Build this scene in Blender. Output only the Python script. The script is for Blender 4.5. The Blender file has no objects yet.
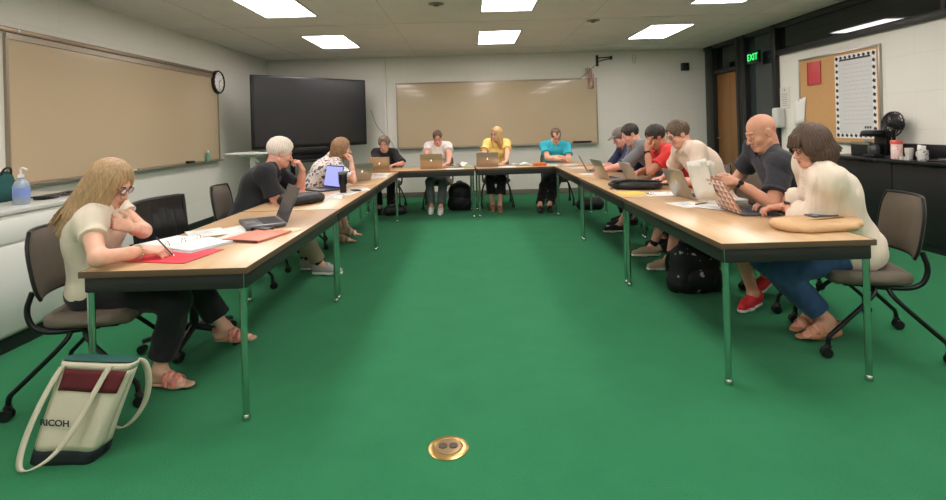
import bpy, bmesh, math, random
import numpy as np
from mathutils import Vector, Matrix

# ------------------------------------------------------------------ camera, world, exposure
scn = bpy.context.scene
COL = scn.collection
F_PX, CX, CY, CAM_H = 530.0, 470.0, 127.0, 1.36
cam_data = bpy.data.cameras.new('camera')
cam = bpy.data.objects.new('camera', cam_data)
COL.objects.link(cam)
cam_data.sensor_fit = 'HORIZONTAL'
cam_data.sensor_width = 36.0
cam_data.lens = 36.0 * F_PX / 946.0
cam_data.shift_x = (473.0 - CX) / 946.0
cam_data.shift_y = -(250.0 - CY) / 946.0
cam_data.clip_start = 0.05
ROLL = math.radians(1.6)
cam.matrix_world = Matrix.Translation((0, 0, CAM_H)) @ Matrix.Rotation(math.pi / 2, 4, 'X') @ Matrix.Rotation(-ROLL, 4, 'Z')
scn.camera = cam
w = bpy.data.worlds.new('world')
scn.world = w
w.use_nodes = True
w.node_tree.nodes['Background'].inputs[0].default_value = (0.8, 0.9, 1.0, 1)
w.node_tree.nodes['Background'].inputs[1].default_value = 0.02
scn.view_settings.view_transform = 'Standard'
scn.view_settings.look = 'None'
scn.view_settings.gamma = 1.0
scn.view_settings.use_curve_mapping = False
scn.view_settings.exposure = 0.0
LIGHT_POWER = 15.6

CEIL = 2.79
XL, XR, YB, YF = -4.0, 4.72, 10.5, -3.2

# ------------------------------------------------------------------ materials
def srgb(c):
    def f(v):
        v = v / 255.0
        return v / 12.92 if v <= 0.04045 else ((v + 0.055) / 1.055) ** 2.4
    return (f(c[0]), f(c[1]), f(c[2]), 1.0)

MATS = {}
def mat(name, rgb, rough=0.6, metal=0.0, spec=0.5, bump=0.0, bscale=60.0, var=0.0, vscale=8.0, emit=None, estr=0.0,
        alpha=1.0, trans=0.0, sheen=0.0, coat=0.0, stretch=None, ior=1.45, sss=0.0, detail=3.0):
    if name in MATS:
        return MATS[name]
    m = bpy.data.materials.new(name)
    m.use_nodes = True
    nt = m.node_tree
    b = nt.nodes['Principled BSDF']
    col = srgb(rgb)
    b.inputs['Base Color'].default_value = col
    b.inputs['Roughness'].default_value = rough
    b.inputs['Metallic'].default_value = metal
    b.inputs['Specular IOR Level'].default_value = spec
    b.inputs['IOR'].default_value = ior
    b.inputs['Alpha'].default_value = alpha
    b.inputs['Transmission Weight'].default_value = trans
    b.inputs['Sheen Weight'].default_value = sheen
    b.inputs['Coat Weight'].default_value = coat
    b.inputs['Subsurface Weight'].default_value = sss
    if sss:
        b.inputs['Subsurface Radius'].default_value = (0.012, 0.005, 0.003)
    if emit:
        b.inputs['Emission Color'].default_value = srgb(emit)
        b.inputs['Emission Strength'].default_value = estr
    if bump or var:
        tc = nt.nodes.new('ShaderNodeTexCoord')
        mp = nt.nodes.new('ShaderNodeMapping')
        nt.links.new(tc.outputs['Object'], mp.inputs[0])
        if stretch:
            mp.inputs['Scale'].default_value = stretch
        if bump:
            n = nt.nodes.new('ShaderNodeTexNoise')
            n.inputs['Scale'].default_value = bscale
            n.inputs['Detail'].default_value = detail
            nt.links.new(mp.outputs[0], n.inputs['Vector'])
            bp = nt.nodes.new('ShaderNodeBump')
            bp.inputs['Strength'].default_value = bump
            bp.inputs['Distance'].default_value = 0.01
            nt.links.new(n.outputs[0], bp.inputs['Height'])
            nt.links.new(bp.outputs[0], b.inputs['Normal'])
        if var:
            n2 = nt.nodes.new('ShaderNodeTexNoise')
            n2.inputs['Scale'].default_value = vscale
            n2.inputs['Detail'].default_value = 4
            nt.links.new(mp.outputs[0], n2.inputs['Vector'])
            cr = nt.nodes.new('ShaderNodeValToRGB')
            cr.color_ramp.elements[0].position = 0.3
            cr.color_ramp.elements[1].position = 0.7
            cr.color_ramp.elements[0].color = tuple(max(0, c * (1 - var)) for c in col[:3]) + (1,)
            cr.color_ramp.elements[1].color = tuple(min(1, c * (1 + var)) for c in col[:3]) + (1,)
            nt.links.new(n2.outputs[0], cr.inputs[0])
            nt.links.new(cr.outputs[0], b.inputs['Base Color'])
    MATS[name] = m
    return m

def nodes_of(m):
    return m.node_tree, m.node_tree.nodes['Principled BSDF']

def brick_mat(name, rgb, sx='X', depth=0.35):
    m = mat(name, rgb, rough=0.55)
    nt, b = nodes_of(m)
    tc = nt.nodes.new('ShaderNodeTexCoord')
    sp = nt.nodes.new('ShaderNodeSeparateXYZ')
    cb = nt.nodes.new('ShaderNodeCombineXYZ')
    nt.links.new(tc.outputs['Object'], sp.inputs[0])
    nt.links.new(sp.outputs[sx], cb.inputs[0])
    nt.links.new(sp.outputs['Z'], cb.inputs[1])
    br = nt.nodes.new('ShaderNodeTexBrick')
    br.inputs['Scale'].default_value = 1.0
    br.inputs['Brick Width'].default_value = 0.8
    br.inputs['Row Height'].default_value = 0.4
    br.inputs['Mortar Size'].default_value = 0.006
    br.inputs['Mortar Smooth'].default_value = 0.6
    c = srgb(rgb)
    br.inputs['Color1'].default_value = c
    br.inputs['Color2'].default_value = tuple(v * 0.985 for v in c[:3]) + (1,)
    br.inputs['Mortar'].default_value = tuple(v * 0.93 for v in c[:3]) + (1,)
    nt.links.new(cb.outputs[0], br.inputs['Vector'])
    nt.links.new(br.outputs['Color'], b.inputs['Base Color'])
    n = nt.nodes.new('ShaderNodeTexNoise')
    n.inputs['Scale'].default_value = 120
    nt.links.new(tc.outputs['Object'], n.inputs['Vector'])
    mx = nt.nodes.new('ShaderNodeMath')
    mx.operation = 'MULTIPLY_ADD'
    nt.links.new(br.outputs['Fac'], mx.inputs[0])
    mx.inputs[1].default_value = -1.5
    nt.links.new(n.outputs[0], mx.inputs[2])
    bp = nt.nodes.new('ShaderNodeBump')
    bp.inputs['Strength'].default_value = depth
    bp.inputs['Distance'].default_value = 0.006
    nt.links.new(mx.outputs[0], bp.inputs['Height'])
    nt.links.new(bp.outputs[0], b.inputs['Normal'])
    return m

def carpet_mat():
    m = mat('carpet', (25, 112, 66), rough=0.95, spec=0.1, sheen=0.05)
    nt, b = nodes_of(m)
    tc = nt.nodes.new('ShaderNodeTexCoord')
    n1 = nt.nodes.new('ShaderNodeTexNoise'); n1.inputs['Scale'].default_value = 260; n1.inputs['Detail'].default_value = 3
    n2 = nt.nodes.new('ShaderNodeTexNoise'); n2.inputs['Scale'].default_value = 3.2; n2.inputs['Detail'].default_value = 8; n2.inputs['Roughness'].default_value = 0.7
    for n in (n1, n2):
        nt.links.new(tc.outputs['Object'], n.inputs['Vector'])
    mx = nt.nodes.new('ShaderNodeMath'); mx.operation = 'MULTIPLY_ADD'; mx.inputs[1].default_value = 0.80
    nt.links.new(n1.outputs[0], mx.inputs[0])
    m2 = nt.nodes.new('ShaderNodeMath'); m2.operation = 'MULTIPLY'; m2.inputs[1].default_value = 0.20
    nt.links.new(n2.outputs[0], m2.inputs[0]); nt.links.new(m2.outputs[0], mx.inputs[2])
    cr = nt.nodes.new('ShaderNodeValToRGB')
    cr.color_ramp.elements[0].position = 0.28; cr.color_ramp.elements[1].position = 0.72
    cr.color_ramp.elements[0].color = srgb((20, 88, 54)); cr.color_ramp.elements[1].color = srgb((56, 138, 92))
    nt.links.new(mx.outputs[0], cr.inputs[0]); nt.links.new(cr.outputs[0], b.inputs['Base Color'])
    bp = nt.nodes.new('ShaderNodeBump'); bp.inputs['Strength'].default_value = 0.6; bp.inputs['Distance'].default_value = 0.006
    nt.links.new(n1.outputs[0], bp.inputs['Height']); nt.links.new(bp.outputs[0], b.inputs['Normal'])
    return m

def wood_mat(name, c1, c2, rough=0.35, axis='Y', scale=1.0, coat=0.0):
    m = mat(name, c1, rough=rough, coat=coat)
    nt, b = nodes_of(m)
    tc = nt.nodes.new('ShaderNodeTexCoord'); mp = nt.nodes.new('ShaderNodeMapping')
    s = {'X': (0.6, 9, 9), 'Y': (9, 0.6, 9), 'Z': (9, 9, 0.6)}[axis]
    mp.inputs['Scale'].default_value = tuple(v * scale for v in s)
    nt.links.new(tc.outputs['Object'], mp.inputs[0])
    n = nt.nodes.new('ShaderNodeTexNoise'); n.inputs['Scale'].default_value = 2.2; n.inputs['Detail'].default_value = 8
    n.inputs['Distortion'].default_value = 0.6
    nt.links.new(mp.outputs[0], n.inputs['Vector'])
    cr = nt.nodes.new('ShaderNodeValToRGB')
    cr.color_ramp.elements[0].position = 0.3; cr.color_ramp.elements[1].position = 0.7
    cr.color_ramp.elements[0].color = srgb(c1); cr.color_ramp.elements[1].color = srgb(c2)
    nt.links.new(n.outputs[0], cr.inputs[0]); nt.links.new(cr.outputs[0], b.inputs['Base Color'])
    return m

def spot_mat(name, base, spots, scale=26, thr=0.34, rough=0.8):
    m = mat(name, base, rough=rough)
    nt, b = nodes_of(m)
    tc = nt.nodes.new('ShaderNodeTexCoord')
    n = nt.nodes.new('ShaderNodeTexNoise'); n.inputs['Scale'].default_value = scale; n.inputs['Detail'].default_value = 2
    nt.links.new(tc.outputs['Object'], n.inputs['Vector'])
    cr = nt.nodes.new('ShaderNodeValToRGB'); cr.color_ramp.interpolation = 'CONSTANT'
    cr.color_ramp.elements[0].position = 0.0; cr.color_ramp.elements[0].color = srgb(spots[0])
    cr.color_ramp.elements[1].position = thr; cr.color_ramp.elements[1].color = srgb(base)
    if len(spots) > 1:
        e = cr.color_ramp.elements.new(0.62); e.color = srgb(spots[1])
    nt.links.new(n.outputs[0], cr.inputs[0]); nt.links.new(cr.outputs[0], b.inputs['Base Color'])
    return m

SKIN = {}
def skin(tone):
    t = {'fair': (222, 172, 148), 'pink': (222, 162, 142), 'tan': (196, 138, 110), 'mid': (204, 150, 124)}[tone]
    return mat('skin_' + tone, t, rough=0.5, spec=0.35, sss=0.12, var=0.06, vscale=30)

# ------------------------------------------------------------------ mesh building
def nrm(v):
    v = np.asarray(v, float)
    return v / (np.linalg.norm(v) + 1e-12)

def rotz(a):
    c, s = math.cos(a), math.sin(a)
    return np.array([[c, -s, 0], [s, c, 0], [0, 0, 1.0]])
def rotx(a):
    c, s = math.cos(a), math.sin(a)
    return np.array([[1, 0, 0], [0, c, -s], [0, s, c]])
def roty(a):
    c, s = math.cos(a), math.sin(a)
    return np.array([[c, 0, s], [0, 1, 0], [-s, 0, c]])

class M:
    """collects shapes for one mesh"""
    def __init__(self):
        self.V = []; self.F = []; self.n = 0
    def add(self, V, F):
        V = [tuple(v) for v in V]
        self.V += V
        self.F += [tuple(i + self.n for i in f) for f in F]
        self.n += len(V)
        return self
    def box(self, c, s, bev=0.0, R=None, seg=2):
        bm = bmesh.new()
        bmesh.ops.create_cube(bm, size=1.0)
        for v in bm.verts:
            v.co = Vector((v.co.x * s[0], v.co.y * s[1], v.co.z * s[2]))
        if bev > 0:
            bmesh.ops.bevel(bm, geom=list(bm.edges), offset=min(bev, min(s) * 0.49), segments=seg, affect='EDGES', profile=0.5)
        self._bm(bm, c, R)
        return self
    def _bm(self, bm, c=(0, 0, 0), R=None):
        bm.verts.index_update()
        V = [np.array(v.co) for v in bm.verts]
        if R is not None:
            V = [R @ v for v in V]
        V = [v + np.array(c, float) for v in V]
        F = [[v.index for v in f.verts] for f in bm.faces]
        self.add(V, F)
        bm.free()
    def slab(self, pts, z0, z1):
        """vertical prism over a polygon (x, y)"""
        n = len(pts)
        V = [(p[0], p[1], z0) for p in pts] + [(p[0], p[1], z1) for p in pts]
        area = sum(pts[i][0] * pts[(i + 1) % n][1] - pts[(i + 1) % n][0] * pts[i][1] for i in range(n))
        idx = list(range(n)) if area > 0 else list(range(n))[::-1]
        F = [tuple(reversed(idx)), tuple(i + n for i in idx)]
        for k in range(n):
            a, b = idx[k], idx[(k + 1) % n]
            F.append((a, b, b + n, a + n))
        return self.add(V, F)
    def quadbox(self, corners, n, t):
        """thin slab: polygon corners (3-D, in order) pushed along n by t"""
        n = nrm(n) * t
        k = len(corners)
        V = [np.array(c, float) for c in corners] + [np.array(c, float) + n for c in corners]
        F = [tuple(range(k))[::-1], tuple(range(k, 2 * k))] + [(i, (i + 1) % k, (i + 1) % k + k, i + k) for i in range(k)]
        return self.add(V, F)
    def tube(self, pts, r, n=10, caps=True, flat=None):
        pts = [np.array(p, float) for p in pts]
        m = len(pts)
        rs = [r] * m if np.isscalar(r) else list(r)
        tang = []
        for i in range(m):
            a = pts[max(i - 1, 0)]; b = pts[min(i + 1, m - 1)]
            tang.append(nrm(b - a))
        up = np.array([0, 0, 1.0]) if abs(tang[0][2]) < 0.9 else np.array([1.0, 0, 0])
        u = nrm(np.cross(up, tang[0]))
        V = []
        for i in range(m):
            t = tang[i]
            u = nrm(u - t * np.dot(u, t))
            v = np.cross(t, u)
            fl = 1.0 if flat is None else flat
            for k in range(n):
                a = 2 * math.pi * k / n
                V.append(pts[i] + (u * math.cos(a) * fl + v * math.sin(a)) * rs[i])
        F = []
        for i in range(m - 1):
            for k in range(n):
                k2 = (k + 1) % n
                F.append((i * n + k, i * n + k2, (i + 1) * n + k2, (i + 1) * n + k))
        if caps:
            F.append(tuple(range(n))[::-1])
            F.append(tuple((m - 1) * n + k for k in range(n)))
        return self.add(V, F)
    def cyl(self, a, b, r, n=20, r2=None):
        return self.tube([a, b], [r, r if r2 is None else r2], n)
    def lathe(self, prof, c=(0, 0, 0), n=28, R=None, caps=True):
        V = []
        for (r, z) in prof:
            for k in range(n):
                a = 2 * math.pi * k / n
                V.append(np.array([r * math.cos(a), r * math.sin(a), z]))
        F = []
        m = len(prof)
        for i in range(m - 1):
            for k in range(n):
                k2 = (k + 1) % n
                F.append((i * n + k, i * n + k2, (i + 1) * n + k2, (i + 1) * n + k))
        if caps:
            F.append(tuple(range(n))[::-1]); F.append(tuple((m - 1) * n + k for k in range(n)))
        if R is not None:
            V = [R @ v for v in V]
        return self.add([v + np.array(c, float) for v in V], F)
    def ell(self, c, r, R=None, n=16):
        V = []; F = []
        rings = n // 2
        V.append((0, 0, 1.0))
        for i in range(1, rings):
            th = math.pi * i / rings
            for k in range(n):
                a = 2 * math.pi * k / n
                V.append((math.sin(th) * math.cos(a), math.sin(th) * math.sin(a), math.cos(th)))
        V.append((0, 0, -1.0))
        for k in range(n):
            F.append((0, 1 + k, 1 + (k + 1) % n))
            F.append((len(V) - 1, 1 + (rings - 2) * n + (k + 1) % n, 1 + (rings - 2) * n + k))
        for i in range(rings - 2):
            for k in range(n):
                k2 = (k + 1) % n
                F.append((1 + i * n + k, 1 + (i + 1) * n + k, 1 + (i + 1) * n + k2, 1 + i * n + k2))
        V = [np.array(v) * np.array(r) for v in V]
        if R is not None:
            V = [R @ v for v in V]
        return self.add([v + np.array(c, float) for v in V], F)
    def grid(self, P):
        """P: 2-D list of 3-D points; a sheet"""
        a, b = len(P), len(P[0])
        V = [p for row in P for p in row]
        F = [(i * b + j, (i + 1) * b + j, (i + 1) * b + j + 1, i * b + j + 1) for i in range(a - 1) for j in range(b - 1)]
        return self.add(V, F)
    def build(self, name, m, parent=None, smooth=True, angle=35, bev=0.0, solid=0.0):
        me = bpy.data.meshes.new(name)
        me.from_pydata(self.V, [], self.F)
        me.update()
        return finish(me, name, m, parent, smooth, angle, bev, solid)

def finish(me, name, m, parent=None, smooth=True, angle=35, bev=0.0, solid=0.0):
    for mm in (m if isinstance(m, (list, tuple)) else [m]):
        me.materials.append(mm)
    o = bpy.data.objects.new(name, me)
    COL.objects.link(o)
    if parent is not None:
        o.parent = parent
    if smooth:
        me.polygons.foreach_set('use_smooth', [True] * len(me.polygons))
        if angle < 180:
            me.set_sharp_from_angle(angle=math.radians(angle))
    if solid:
        md = o.modifiers.new('thickness', 'SOLIDIFY'); md.thickness = solid; md.offset = 0
    if bev:
        md = o.modifiers.new('bevel', 'BEVEL'); md.width = bev; md.segments = 2; md.limit_method = 'ANGLE'
    return o

def arc_pts(pts, it=3):
    """Chaikin corner cutting of a polyline, ends kept"""
    P = [np.array(p, float) for p in pts]
    for _ in range(it):
        Q = [P[0]]
        for a, b in zip(P[:-1], P[1:]):
            Q += [a * 0.75 + b * 0.25, a * 0.25 + b * 0.75]
        Q.append(P[-1])
        P = Q
    return P

def tag(o, label=None, cat=None, group=None, kind=None):
    if label: o['label'] = label
    if cat: o['category'] = cat
    if group: o['group'] = group
    if kind: o['kind'] = kind
    return o

def thing(name, label, cat, loc=(0, 0, 0), rz=0.0, group=None):
    o = bpy.data.objects.new(name, None)
    o.empty_display_size = 0.1
    COL.objects.link(o)
    o.location = loc
    o.rotation_euler = (0, 0, rz)
    return tag(o, label, cat, group)

def dup(o, parent=None):
    c = o.copy()
    COL.objects.link(c)
    if parent is not None:
        c.parent = parent
    for ch in list(o.children):
        dup(ch, c)
    return c

def copy_thing(o, label, loc, rz, group=None):
    c = dup(o)
    c.location = loc
    c.rotation_euler = (0, 0, rz)
    c['label'] = label
    if group: c['group'] = group
    return c

def struct(name, m, mt, **k):
    o = m.build(name, mt, **k)
    o['kind'] = 'structure'
    return o

GLYPH_FONT = None
def text_obj(name, s, size, m, parent, loc, R, extrude=0.0008, align='CENTER', xs=1.0, offset=0.0):
    cu = bpy.data.curves.new(name, 'FONT')
    cu.body = s; cu.size = size; cu.extrude = extrude
    cu.align_x = align; cu.align_y = 'CENTER'
    o = bpy.data.objects.new(name, cu)
    COL.objects.link(o)
    cu.materials.append(m)
    cu.offset = offset
    bpy.context.view_layer.update()
    me = bpy.data.meshes.new_from_object(o.evaluated_get(bpy.context.evaluated_depsgraph_get()))
    bpy.data.objects.remove(o)
    me.name = name
    if not me.materials: me.materials.append(m)
    o = bpy.data.objects.new(name, me)
    COL.objects.link(o)
    o.parent = parent
    o.matrix_basis = Matrix.Translation(loc) @ R.to_4x4() @ Matrix.Diagonal((xs, 1, 1, 1))
    return o

# ------------------------------------------------------------------ implicit surfaces (for people, hair, clothes)
class Vol:
    def __init__(self, h):
        self.h = h
        self.ops = []
    def cap(self, a, b, ra, rb=None, k=0.02, cuts=(), flat=None, sub=False):
        self.ops.append(('c', np.array(a, float), np.array(b, float), ra, ra if rb is None else rb, k, cuts, flat, sub)); return self
    def ell(self, c, r, R=None, k=0.02, cuts=(), sub=False):
        self.ops.append(('e', np.array(c, float), np.array(r, float), np.eye(3) if R is None else R, None, k, cuts, None, sub)); return self
    def bounds(self):
        lo = np.full(3, 1e9); hi = -lo
        for o in self.ops:
            if o[-1]: continue
            l, h = self._bb(o)
            lo = np.minimum(lo, l); hi = np.maximum(hi, h)
        return lo - 3 * self.h, hi + 3 * self.h
    def _bb(self, o):
        if o[0] == 'c':
            r = max(o[3], o[4])
            return np.minimum(o[1], o[2]) - r, np.maximum(o[1], o[2]) + r
        e = np.sqrt(((o[3] * o[2][None, :]) ** 2).sum(1))
        return o[1] - e, o[1] + e
    def mesh(self, disp=None):
        h = self.h
        lo, hi = self.bounds()
        N = np.ceil((hi - lo) / h).astype(int) + 1
        D = np.full(N, 0.5, np.float32)
        ax = [np.arange(N[i]) * h + lo[i] for i in range(3)]
        for o in self.ops:
            k = o[5]; mg = k + 3 * h
            l, u = self._bb(o)
            i0 = np.clip(np.floor((l - mg - lo) / h).astype(int), 0, N - 1)
            i1 = np.clip(np.ceil((u + mg - lo) / h).astype(int) + 1, 1, N)
            if np.any(i1 <= i0): continue
            X = ax[0][i0[0]:i1[0]].astype(np.float32)[:, None, None]
            Y = ax[1][i0[1]:i1[1]].astype(np.float32)[None, :, None]
            Z = ax[2][i0[2]:i1[2]].astype(np.float32)[None, None, :]
            if o[0] == 'c':
                a, b, ra, rb = o[1], o[2], o[3], o[4]
                dx, dy, dz = X - a[0], Y - a[1], Z - a[2]
                ba = b - a
                L2 = float(ba @ ba) + 1e-12
                t = np.clip((dx * ba[0] + dy * ba[1] + dz * ba[2]) / L2, 0, 1)
                ex, ey, ez = dx - t * ba[0], dy - t * ba[1], dz - t * ba[2]
                if o[7] is not None:
                    nv, f = o[7]
                    q = (ex * nv[0] + ey * nv[1] + ez * nv[2]) * (1.0 / f - 1.0)
                    ex = ex + q * nv[0]; ey = ey + q * nv[1]; ez = ez + q * nv[2]
                d = np.sqrt(ex * ex + ey * ey + ez * ez) - (ra + (rb - ra) * t)
            else:
                c, r, R = o[1], o[2], o[3]
                dx, dy, dz = X - c[0], Y - c[1], Z - c[2]
                q = [dx * R[0, i] + dy * R[1, i] + dz * R[2, i] for i in range(3)]
                k0 = np.sqrt(sum((q[i] / r[i]) ** 2 for i in range(3)))
                k1 = np.sqrt(sum((q[i] / r[i] ** 2) ** 2 for i in range(3))) + 1e-9
                d = k0 * (k0 - 1.0) / k1
            for (p, n) in o[6]:
                n = nrm(n)
                d = np.maximum(d, (X - p[0]) * n[0] + (Y - p[1]) * n[1] + (Z - p[2]) * n[2])
            s = D[i0[0]:i1[0], i0[1]:i1[1], i0[2]:i1[2]]
            if o[8]:
                d = -d
                hh = np.maximum(k - np.abs(s - d), 0) / max(k, 1e-6)
                s[...] = np.maximum(s, d) + hh * hh * k * 0.25
            else:
                hh = np.maximum(k - np.abs(s - d), 0) / max(k, 1e-6)
                s[...] = np.minimum(s, d) - hh * hh * k * 0.25
        if disp is not None:
            I = np.nonzero(np.abs(D) < 0.03)
            D[I] += disp(ax[0][I[0]], ax[1][I[1]], ax[2][I[2]]).astype(np.float32)
        for a in range(3):      # closed hull
            sl = [slice(None)] * 3
            for e in (0, -1):
                sl[a] = e
                D[tuple(sl)] = np.maximum(D[tuple(sl)], 0.01)
        return surfnet(D, lo, h)

def surfnet(D, lo, h):
    s = D < 0
    c = np.zeros(np.array(D.shape) - 1, np.int8)
    for i in (0, 1):
        for j in (0, 1):
            for k in (0, 1):
                c += s[i:i + c.shape[0], j:j + c.shape[1], k:k + c.shape[2]]
    I = np.nonzero((c > 0) & (c < 8))
    idx = np.full(c.shape, -1, np.int32)
    idx[I] = np.arange(len(I[0]))
    P = np.zeros((len(I[0]), 3)); W = np.zeros(len(I[0]))
    cs = [(i, j, k) for i in (0, 1) for j in (0, 1) for k in (0, 1)]
    for a in range(3):
        for c0 in cs:
            if c0[a]: continue
            c1 = list(c0); c1[a] = 1
            v0 = D[I[0] + c0[0], I[1] + c0[1], I[2] + c0[2]]
            v1 = D[I[0] + c1[0], I[1] + c1[1], I[2] + c1[2]]
            m = (v0 < 0) != (v1 < 0)
            t = np.where(m, v0 / np.where(m, v0 - v1, 1), 0)
            p = np.array(c0, float)[None, :] + np.zeros((len(t), 3))
            p[:, a] = t
            P += p * m[:, None]; W += m
    P = P / W[:, None] + np.stack(I, 1)
    V = P * h + lo
    quads = []
    for a in range(3):
        b, g = (a + 1) % 3, (a + 2) % 3
        s0 = [slice(None)] * 3; s1 = [slice(None)] * 3
        s0[a] = slice(0, -1); s1[a] = slice(1, None)
        A, B = s[tuple(s0)], s[tuple(s1)]
        E = np.array(np.nonzero(A != B))
        ok = (E[b] > 0) & (E[g] > 0) & (E[b] < D.shape[b] - 1) & (E[g] < D.shape[g] - 1)
        E = E[:, ok]
        def ix(db, dg):
            e = E.copy(); e[b] += db; e[g] += dg
            return idx[e[0], e[1], e[2]]
        q = np.stack([ix(-1, -1), ix(0, -1), ix(0, 0), ix(-1, 0)], 1)
        flip = ~A[E[0], E[1], E[2]]
        q[flip] = q[flip][:, ::-1]
        quads.append(q)
    Q = np.concatenate(quads)
    return V, Q

def np_mesh(name, parts, m, parent):
    """parts: list of (V array, quads array)"""
    off = 0; Vs = []; Qs = []
    for V, Q in parts:
        Vs.append(V); Qs.append(Q + off); off += len(V)
    V = np.concatenate(Vs); Q = np.concatenate(Qs)
    me = bpy.data.meshes.new(name)
    me.vertices.add(len(V)); me.vertices.foreach_set('co', V.astype(np.float32).ravel())
    me.loops.add(Q.size); me.loops.foreach_set('vertex_index', Q.astype(np.int32).ravel())
    me.polygons.add(len(Q)); me.polygons.foreach_set('loop_start', np.arange(0, Q.size, 4, dtype=np.int32))
    me.update(calc_edges=True)
    return finish(me, name, m, parent, True, 180)

def wrinkle(amp, seed=0, f=38.0, vert=1.0):
    r = np.random.RandomState(seed)
    W = [(nrm(r.randn(3) * np.array([1, 1, vert])) * f * u, r.rand() * 6.28, a) for u, a in ((0.5, 1.0), (0.9, .8), (1.5, .5), (2.2, .3))]
    def fn(x, y, z):
        px = x + 0.02 * np.sin(17 * z + seed); pz = z + 0.02 * np.sin(15 * x + 11 * y)
        s = 0
        for i, (w_, ph, a) in enumerate(W):
            q = np.sin(w_[0] * px + w_[1] * y + w_[2] * pz + ph)
            s = s + a * (1 - 2 * np.sqrt(np.abs(q) + .02) if i in (1, 2) else q)
        return amp * s
    return fn
# ------------------------------------------------------------------ people
def frame(z, yhint):
    z = nrm(z); x = nrm(np.cross(yhint, z)); y = np.cross(z, x)
    return np.stack([x, y, z], 1)          # columns

def ik(a, b, l1, l2, pole):
    a = np.array(a, float); b = np.array(b, float)
    d = b - a; L = np.linalg.norm(d)
    if L > (l1 + l2) * 0.995:
        k = L / ((l1 + l2) * 0.995); l1 *= k; l2 *= k
    x = (l1 * l1 - l2 * l2 + L * L) / (2 * L)
    h = math.sqrt(max(l1 * l1 - x * x, 0))
    u = d / L
    p = np.array(pole, float); p = p - u * (p @ u)
    return a + u * x + nrm(p) * h

FING = [(.041, .025, .019), (.046, .029, .021), (.043, .027, .020), (.034, .020, .017)]
def hand_ops(v, w, d, n, side, s=1.0, curl=(0.35, 0.45, 0.3), thumb=0.6, fr=1.0, spread=1.0):
    d = nrm(d); n = nrm(np.array(n) - d * np.dot(n, d))
    t = np.cross(n, d) * (-1 if side > 0 else 1)
    # side=+1: right hand
    ks = [.030, .010, -.010, -.028]
    for off in (.014, -.012):
        v.cap(w, w + d * .05 * s + t * off * s, .017 * s, .015 * s, k=.012)
    for i, kx in enumerate(ks):
        K = w + (d * (.088 - .006 * abs(i - 1)) + t * kx) * s
        v.cap(w + (d * .02 + t * kx * .5) * s, K, .014 * s, .0112 * s * fr, k=.012)
        dirv = nrm(d + t * (0.10 - 0.075 * i) * spread)
        a = 0.0; p = K
        r = (.0093 if i < 3 else .0082) * s * fr
        for j in range(3):
            a += curl[j] * (1 + 0.12 * i)
            q = p + (dirv * math.cos(a) + n * math.sin(a)) * FING[i][j] * s
            v.cap(p, q, r, r * .93, k=.004)
            p = q; r *= .93
    b = w + (d * .018 + t * .018 + n * .006) * s
    m1 = b + nrm(d * .62 + t * .78 + n * .35 * thumb) * .044 * s
    m2 = m1 + nrm(d * .9 + t * .42 * (1.2 - thumb) + n * .5 * thumb) * .033 * s
    m3 = m2 + nrm(d * .95 - t * .1 * thumb + n * .6 * thumb) * .026 * s
    v.cap(b, m1, .0155 * s, .0120 * s, k=.012)
    v.cap(m1, m2, .0108 * s * fr, .0100 * s * fr, k=.005)
    v.cap(m2, m3, .0100 * s * fr, .0088 * s * fr, k=.004)

def strand_disp(c, R, freq=46, amp=.0022, seed=0):
    rr = random.Random(seed); ph = rr.random() * 6
    def fn(x, y, z):
        q0 = (x - c[0]) * R[0, 0] + (y - c[1]) * R[1, 0] + (z - c[2]) * R[2, 0]
        q1 = (x - c[0]) * R[0, 1] + (y - c[1]) * R[1, 1] + (z - c[2]) * R[2, 1]
        q2 = (x - c[0]) * R[0, 2] + (y - c[1]) * R[1, 2] + (z - c[2]) * R[2, 2]
        a = np.arctan2(q0, q1 + .02)
        return amp * (np.sin(freq * a + 9 * np.sin(14 * q2 + ph) * .3 + ph) + .6 * np.sin(freq * 1.9 * a + 20 * q2))
    return fn

def glasses(parent, HM, HC, col, s=1.0, name='glasses', dark=False):
    g = M()
    def W(p): return HC + HM @ (np.array(p) * s)
    for sx in (-1, 1):
        ring = []
        for k in range(17):
            a = 2 * math.pi * k / 16
            ring.append(W((sx * .033 + .024 * math.cos(a), .096, .004 + .017 * math.sin(a))))
        g.tube(ring, .0024, 6, caps=False)
        g.tube([W((sx * .057, .095, .010)), W((sx * .074, .060, .010)), W((sx * .080, .0, .006)), W((sx * .078, -.012, -.006))], .0022, 6)
    g.tube([W((-.010, .098, .006)), W((0, .102, .009)), W((.010, .098, .006))], .0018, 6)
    o = g.build(name, mat('frame_%d_%d_%d' % col, col, rough=.3), parent)
    l = M()
    for sx in (-1, 1):
        ring = [W((sx * .033 + .0235 * math.cos(2 * math.pi * k / 16), .0955, .004 + .0165 * math.sin(2 * math.pi * k / 16))) for k in range(16)]
        l.quadbox(ring, HM @ np.array([0, 1, 0]), .0012)
    if dark:
        lm = mat('lens_dark', (70, 45, 60), rough=.08, trans=.3)
    else:
        lm = mat('lens', (245, 250, 250), rough=.02, trans=1.0, ior=1.05)
    l.build('lens', lm, o, smooth=False)
    return o

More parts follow.
